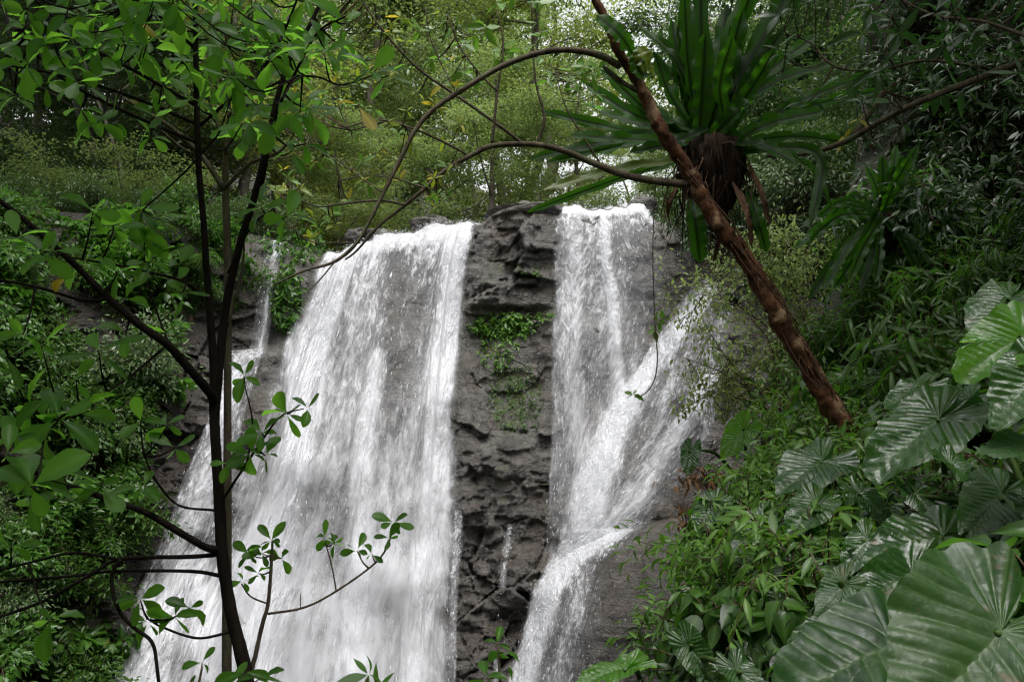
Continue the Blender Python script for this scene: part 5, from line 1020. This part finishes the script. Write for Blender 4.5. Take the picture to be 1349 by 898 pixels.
# open twiggy shrubs in front of the slanting cascade
def twiggy(seed, label, foot, tips, Y, nleaf):
    rng = np.random.default_rng(seed); b = bank_pt(*foot); t = thing("twiggy_shrub", label, "shrub", b); st = []; C = []
    for (x, y) in tips:
        e = at(x, y, Y + rng.uniform(-.5, .3)); m = (b + e) / 2 + np.array([0, 0, 0.20 * np.linalg.norm(e - b)]) + rng.normal(0, 0.1, 3); V, Fs, A = merge([tube([b, m, e], [0.012, 0.007, 0.003], 5, 16)]); mesh_np("stem", V - b, Fs, M_TWIG, True, None, t)
        Q, _ = resample([b, m, e], 22)
        for q in range(11):
            s0 = Q[int(rng.integers(7, 22))]; s1 = s0 + rdir(rng, 1)[0] * np.array([1, .8, .8]) * rng.uniform(.15, .42); s2 = s1 + rdir(rng, 1)[0] * rng.uniform(.08, .2) + np.array([0, 0, -.05]); st.append(tube([s0, s1, s2], [0.004, 0.003, 0.0015], 4, 6)); C += [s1, s2, (s0 + s1) / 2]
    part("twigs", st, M_TWIG, t)['kind'] = 'stuff'
    C = np.array(C); ci = rng.integers(0, len(C), nleaf); P = C[ci] + rng.normal(0, 0.06, (nleaf, 3))
    part("foliage", [leaves(T_SMALL, P, nrm(rdir(rng, nleaf) + [0, 0, -.2]), nrm(rdir(rng, nleaf) * .5 + [0, -.2, 1]), 0.058 * rng.uniform(.6, 1.3, nleaf), rng)], M_FOR, t, smooth=False)
twiggy(1, "open twiggy shrub in front of the slanting cascade", (1030, 565), [(900, 470), (930, 430), (960, 470), (985, 420), (925, 520), (1010, 440), (890, 545), (960, 530)], 8.6, 1500)
twiggy(2, "fine-leaved twiggy shrub reaching left under the nest fern roots", (1092, 400), [(880, 390), (910, 355), (950, 345), (1000, 330), (935, 400), (890, 425), (1030, 320), (985, 385)], 8.9, 2100)
twiggy(3, "fine-leaved twiggy shrub directly behind the leaning trunk", (1075, 480), [(960, 400), (1000, 440), (1040, 380), (1060, 330), (990, 500), (1045, 450)], 9.0, 1500)

# ------------------------------------------------------------------ trees on the right bank and unseen canopy added for shade
base = bank_pt(1470, 330)
tD = thing("bank_tree", "shaded tree on the right bank with a grey limb reaching to the nest fern", "tree", base)
PD = np.array([base, base + [-.1, .2, 1.0], base + [.1, .3, 2.2], base + [.3, .4, 4.0]]); rD = np.array([.12, .10, .09, .06]); part("trunk", [tube(PD, rD, 10, 40, 0.1)], M_BARKG, tD); segD = [resample(PD, 30, rD)]
for pts, Y in (([(1470, 40, 6), (1380, 70, 5.6), (1300, 100, 5.2), (1210, 135, 4.6), (1160, 160, 4.2), (1110, 188, 3.8), (1060, 203, 3.2), (1010, 206, 2.4)], (5.6, 6.6)), ([(1125, 178, 4), (1145, 150, 3.6), (1165, 120, 3)], 6.5), ([(1300, 90, 2.6), (1220, 80, 2.2), (1160, 92, 2), (1100, 88, 1.7), (1065, 55, 1.4), (1030, 45, 1)], (6.0, 6.5)), ([(1380, 60, 3), (1300, 30, 2.5), (1230, 20, 2), (1170, -10, 1.5)], (5.6, 6.2)), ([(1180, 92, 1.8), (1165, 60, 1.4), (1175, 20, 1)], 6.2)):
    P, r = br(pts, Y); segD.append(resample(P, 24, r)); V, Fs, A = merge([tube(P, r, 8, 6 * len(P), 0.1, 3)]); mesh_np("branch", V - base, Fs, M_BARKG, True, None, tD)
CLD = [(rr.uniform(1010, 1400), rr.uniform(-40, 150), rr.uniform(5.6, 6.8), int(rr.integers(4, 7)), rr.uniform(24, 38)) for _ in range(58)] + [(1245, 60, 5.8, 6, 34), (1280, 45, 5.8, 6, 34), (1225, 110, 6.0, 5, 30), (1150, 185, 6.3, 4, 28), (1190, 165, 6.3, 4, 26)]
M_BTR = leaf_mat("bank_tree_leaf", (0.016, 0.036, 0.012), (0.045, 0.085, 0.026), (0.07, 0.22, 0.03), 0.38, 0.30, objvar=0, spec=0.6)
twigs_to(CLD, segD, M_TWIG, tD, 0.8); part("foliage", whorls(CLD, T_LANCE, rr, elong=1), M_BTR, tD)
part("orange_leaves", whorls([(1113, 180, 6.4, 4, 12), (1132, 158, 6.4, 3, 14), (1108, 192, 6.4, 3, 10)], T_SMALL, rr), M_YEL, tD)
def canopy(seed, label, foot, crown_c, rad, n, ls):  # trees added out of frame to cut sky light on foreground and banks
    rng = np.random.default_rng(seed); b = np.array(foot, float); t = thing("added_shade_tree", label, "tree", b); c = np.array(crown_c, float); rad = np.array(rad, float)
    tr = [tube([b - [0, 0, .3], b + (c - b) * [.25, .25, .5], c], [.22, .17, .07], 10, 30, 0.08, seed)]; cl = []
    for i in range(34):
        e = c + rdir(rng, 1)[0] * rad * rng.uniform(.45, 1.0); s0 = b + (c - b) * [.6, .6, .8] + rng.normal(0, .1, 3); tr.append(tube([s0, (s0 + e) / 2 + [0, 0, .3], e], [.05, .03, .01], 5, 10)); cl += [e, (s0 + e) / 2 + [0, 0, .3]]
        for q in range(4): s1 = e + rdir(rng, 1)[0] * rad * .25; tr.append(tube([e, s1], [.012, .005], 4, 3)); cl.append(s1)
    part("trunk", tr, M_BARKG, t); cl = np.array(cl); ci = rng.integers(0, len(cl), n); P = cl[ci] + rng.normal(size=(n, 3)) * rad * .13
    part("crown", [leaves(T_SMALL, P, nrm(rdir(rng, n) + [0, 0, -.3]), nrm(rdir(rng, n) * .6 + [0, 0, 1]), ls * rng.uniform(.7, 1.3, n), rng)], M_FORD, t, smooth=False)
canopy(1, "tall unseen tree, added for shade, spreading its crown over the viewpoint", (-4.5, -2.5, -0.05), (-3.0, 0.5, 7.6), (4.6, 3.6, 1.5), 9000, 0.22)
canopy(2, "tall unseen tree, added for shade, leaning out above the right bank", (6.5, 3.0, 2.0), (5.2, 4.2, 8.6), (4.2, 4.2, 1.7), 9000, 0.22)
canopy(3, "tall unseen tree, added for shade, on the left side of the gorge above the dark bank", (-13.5, 13.0, 8.0), (-9.5, 16.0, 13.6), (5.2, 5.0, 1.8), 9000, 0.26)
canopy(4, "tall unseen tree, added for shade, far left beside the cliff top", (-16.5, 21.0, 7.0), (-13.5, 21.0, 15.0), (5.2, 4.6, 2.0), 8000, 0.28)
canopy(5, "tall unseen tree, added for shade, on the upper right bank", (11.5, 8.0, 6.0), (8.6, 8.6, 11.5), (4.2, 4.2, 1.8), 9000, 0.24)

for i in range(66):                                    # the bank goes on past the right of the picture
    py = rr.uniform(120, 1000); px = rr.uniform(1440, 1760); k = int(rr.integers(3)); q = UN if py > 520 else NR + [CR[0]] if py > 330 else CR
    bank_put(q[k], px, py, ["low plant", "bushy plant", "slim plant"][k] + " on the bank just beyond the right edge of the huge leaf", "plants further along the right bank", rr.uniform(0.7, 1.1) * (0.6 if py > 700 else 0.85), 0.5)
for i in range(30):                                    # and round its outer face, towards the falls
    py = rr.uniform(430, 1000); e = float(bank_edge(py)); p = at(e + rr.uniform(95, 130), py, float(bank_d(e, py)) + rr.uniform(0.1, 1.6)); k = int(rr.integers(3))
    o = place_first(used, RS[k], p, 0, rr.uniform(0.7, 1.0), "shrub on the hidden outer face of the right bank towards the falls", "shrubs on the outer face of the bank"); o.rotation_euler = (0.1, -0.3, rr.random() * 6.28)

for i in range(30):                                    # hanging plants over the bare rock right of the veil
    px = rr.uniform(905, 1125); py = float(lip(px)) + rr.uniform(-2, 130) * (1 if px > 960 else 0.35); p = cliff_pt(px, py)[0]; k = int(rr.integers(3))
    o = place_first(used, CR[k] if k else LB[4], p - np.array([0, 0.05, 0]), 0, rr.uniform(0.8, 1.5), ["fine-leaved shrub", "dark round-leaved creeper", "dark bushy creeper"][k] + " hanging on the rock behind the nest fern's roots", "plants hanging on the rock behind the fern"); o.rotation_euler = (0.6, rr.uniform(-.3, .3), rr.random() * 6.28)
for i in range(24):
    py = rr.uniform(600, 1000); px = rr.uniform(1760, 2050); k = int(rr.integers(3)); bank_put(UN[k], px, py, ["low plant", "bushy plant", "slim plant"][k] + " on the bank just beyond the right edge of the huge leaf", "plants further along the right bank", 0.6, 0.5)
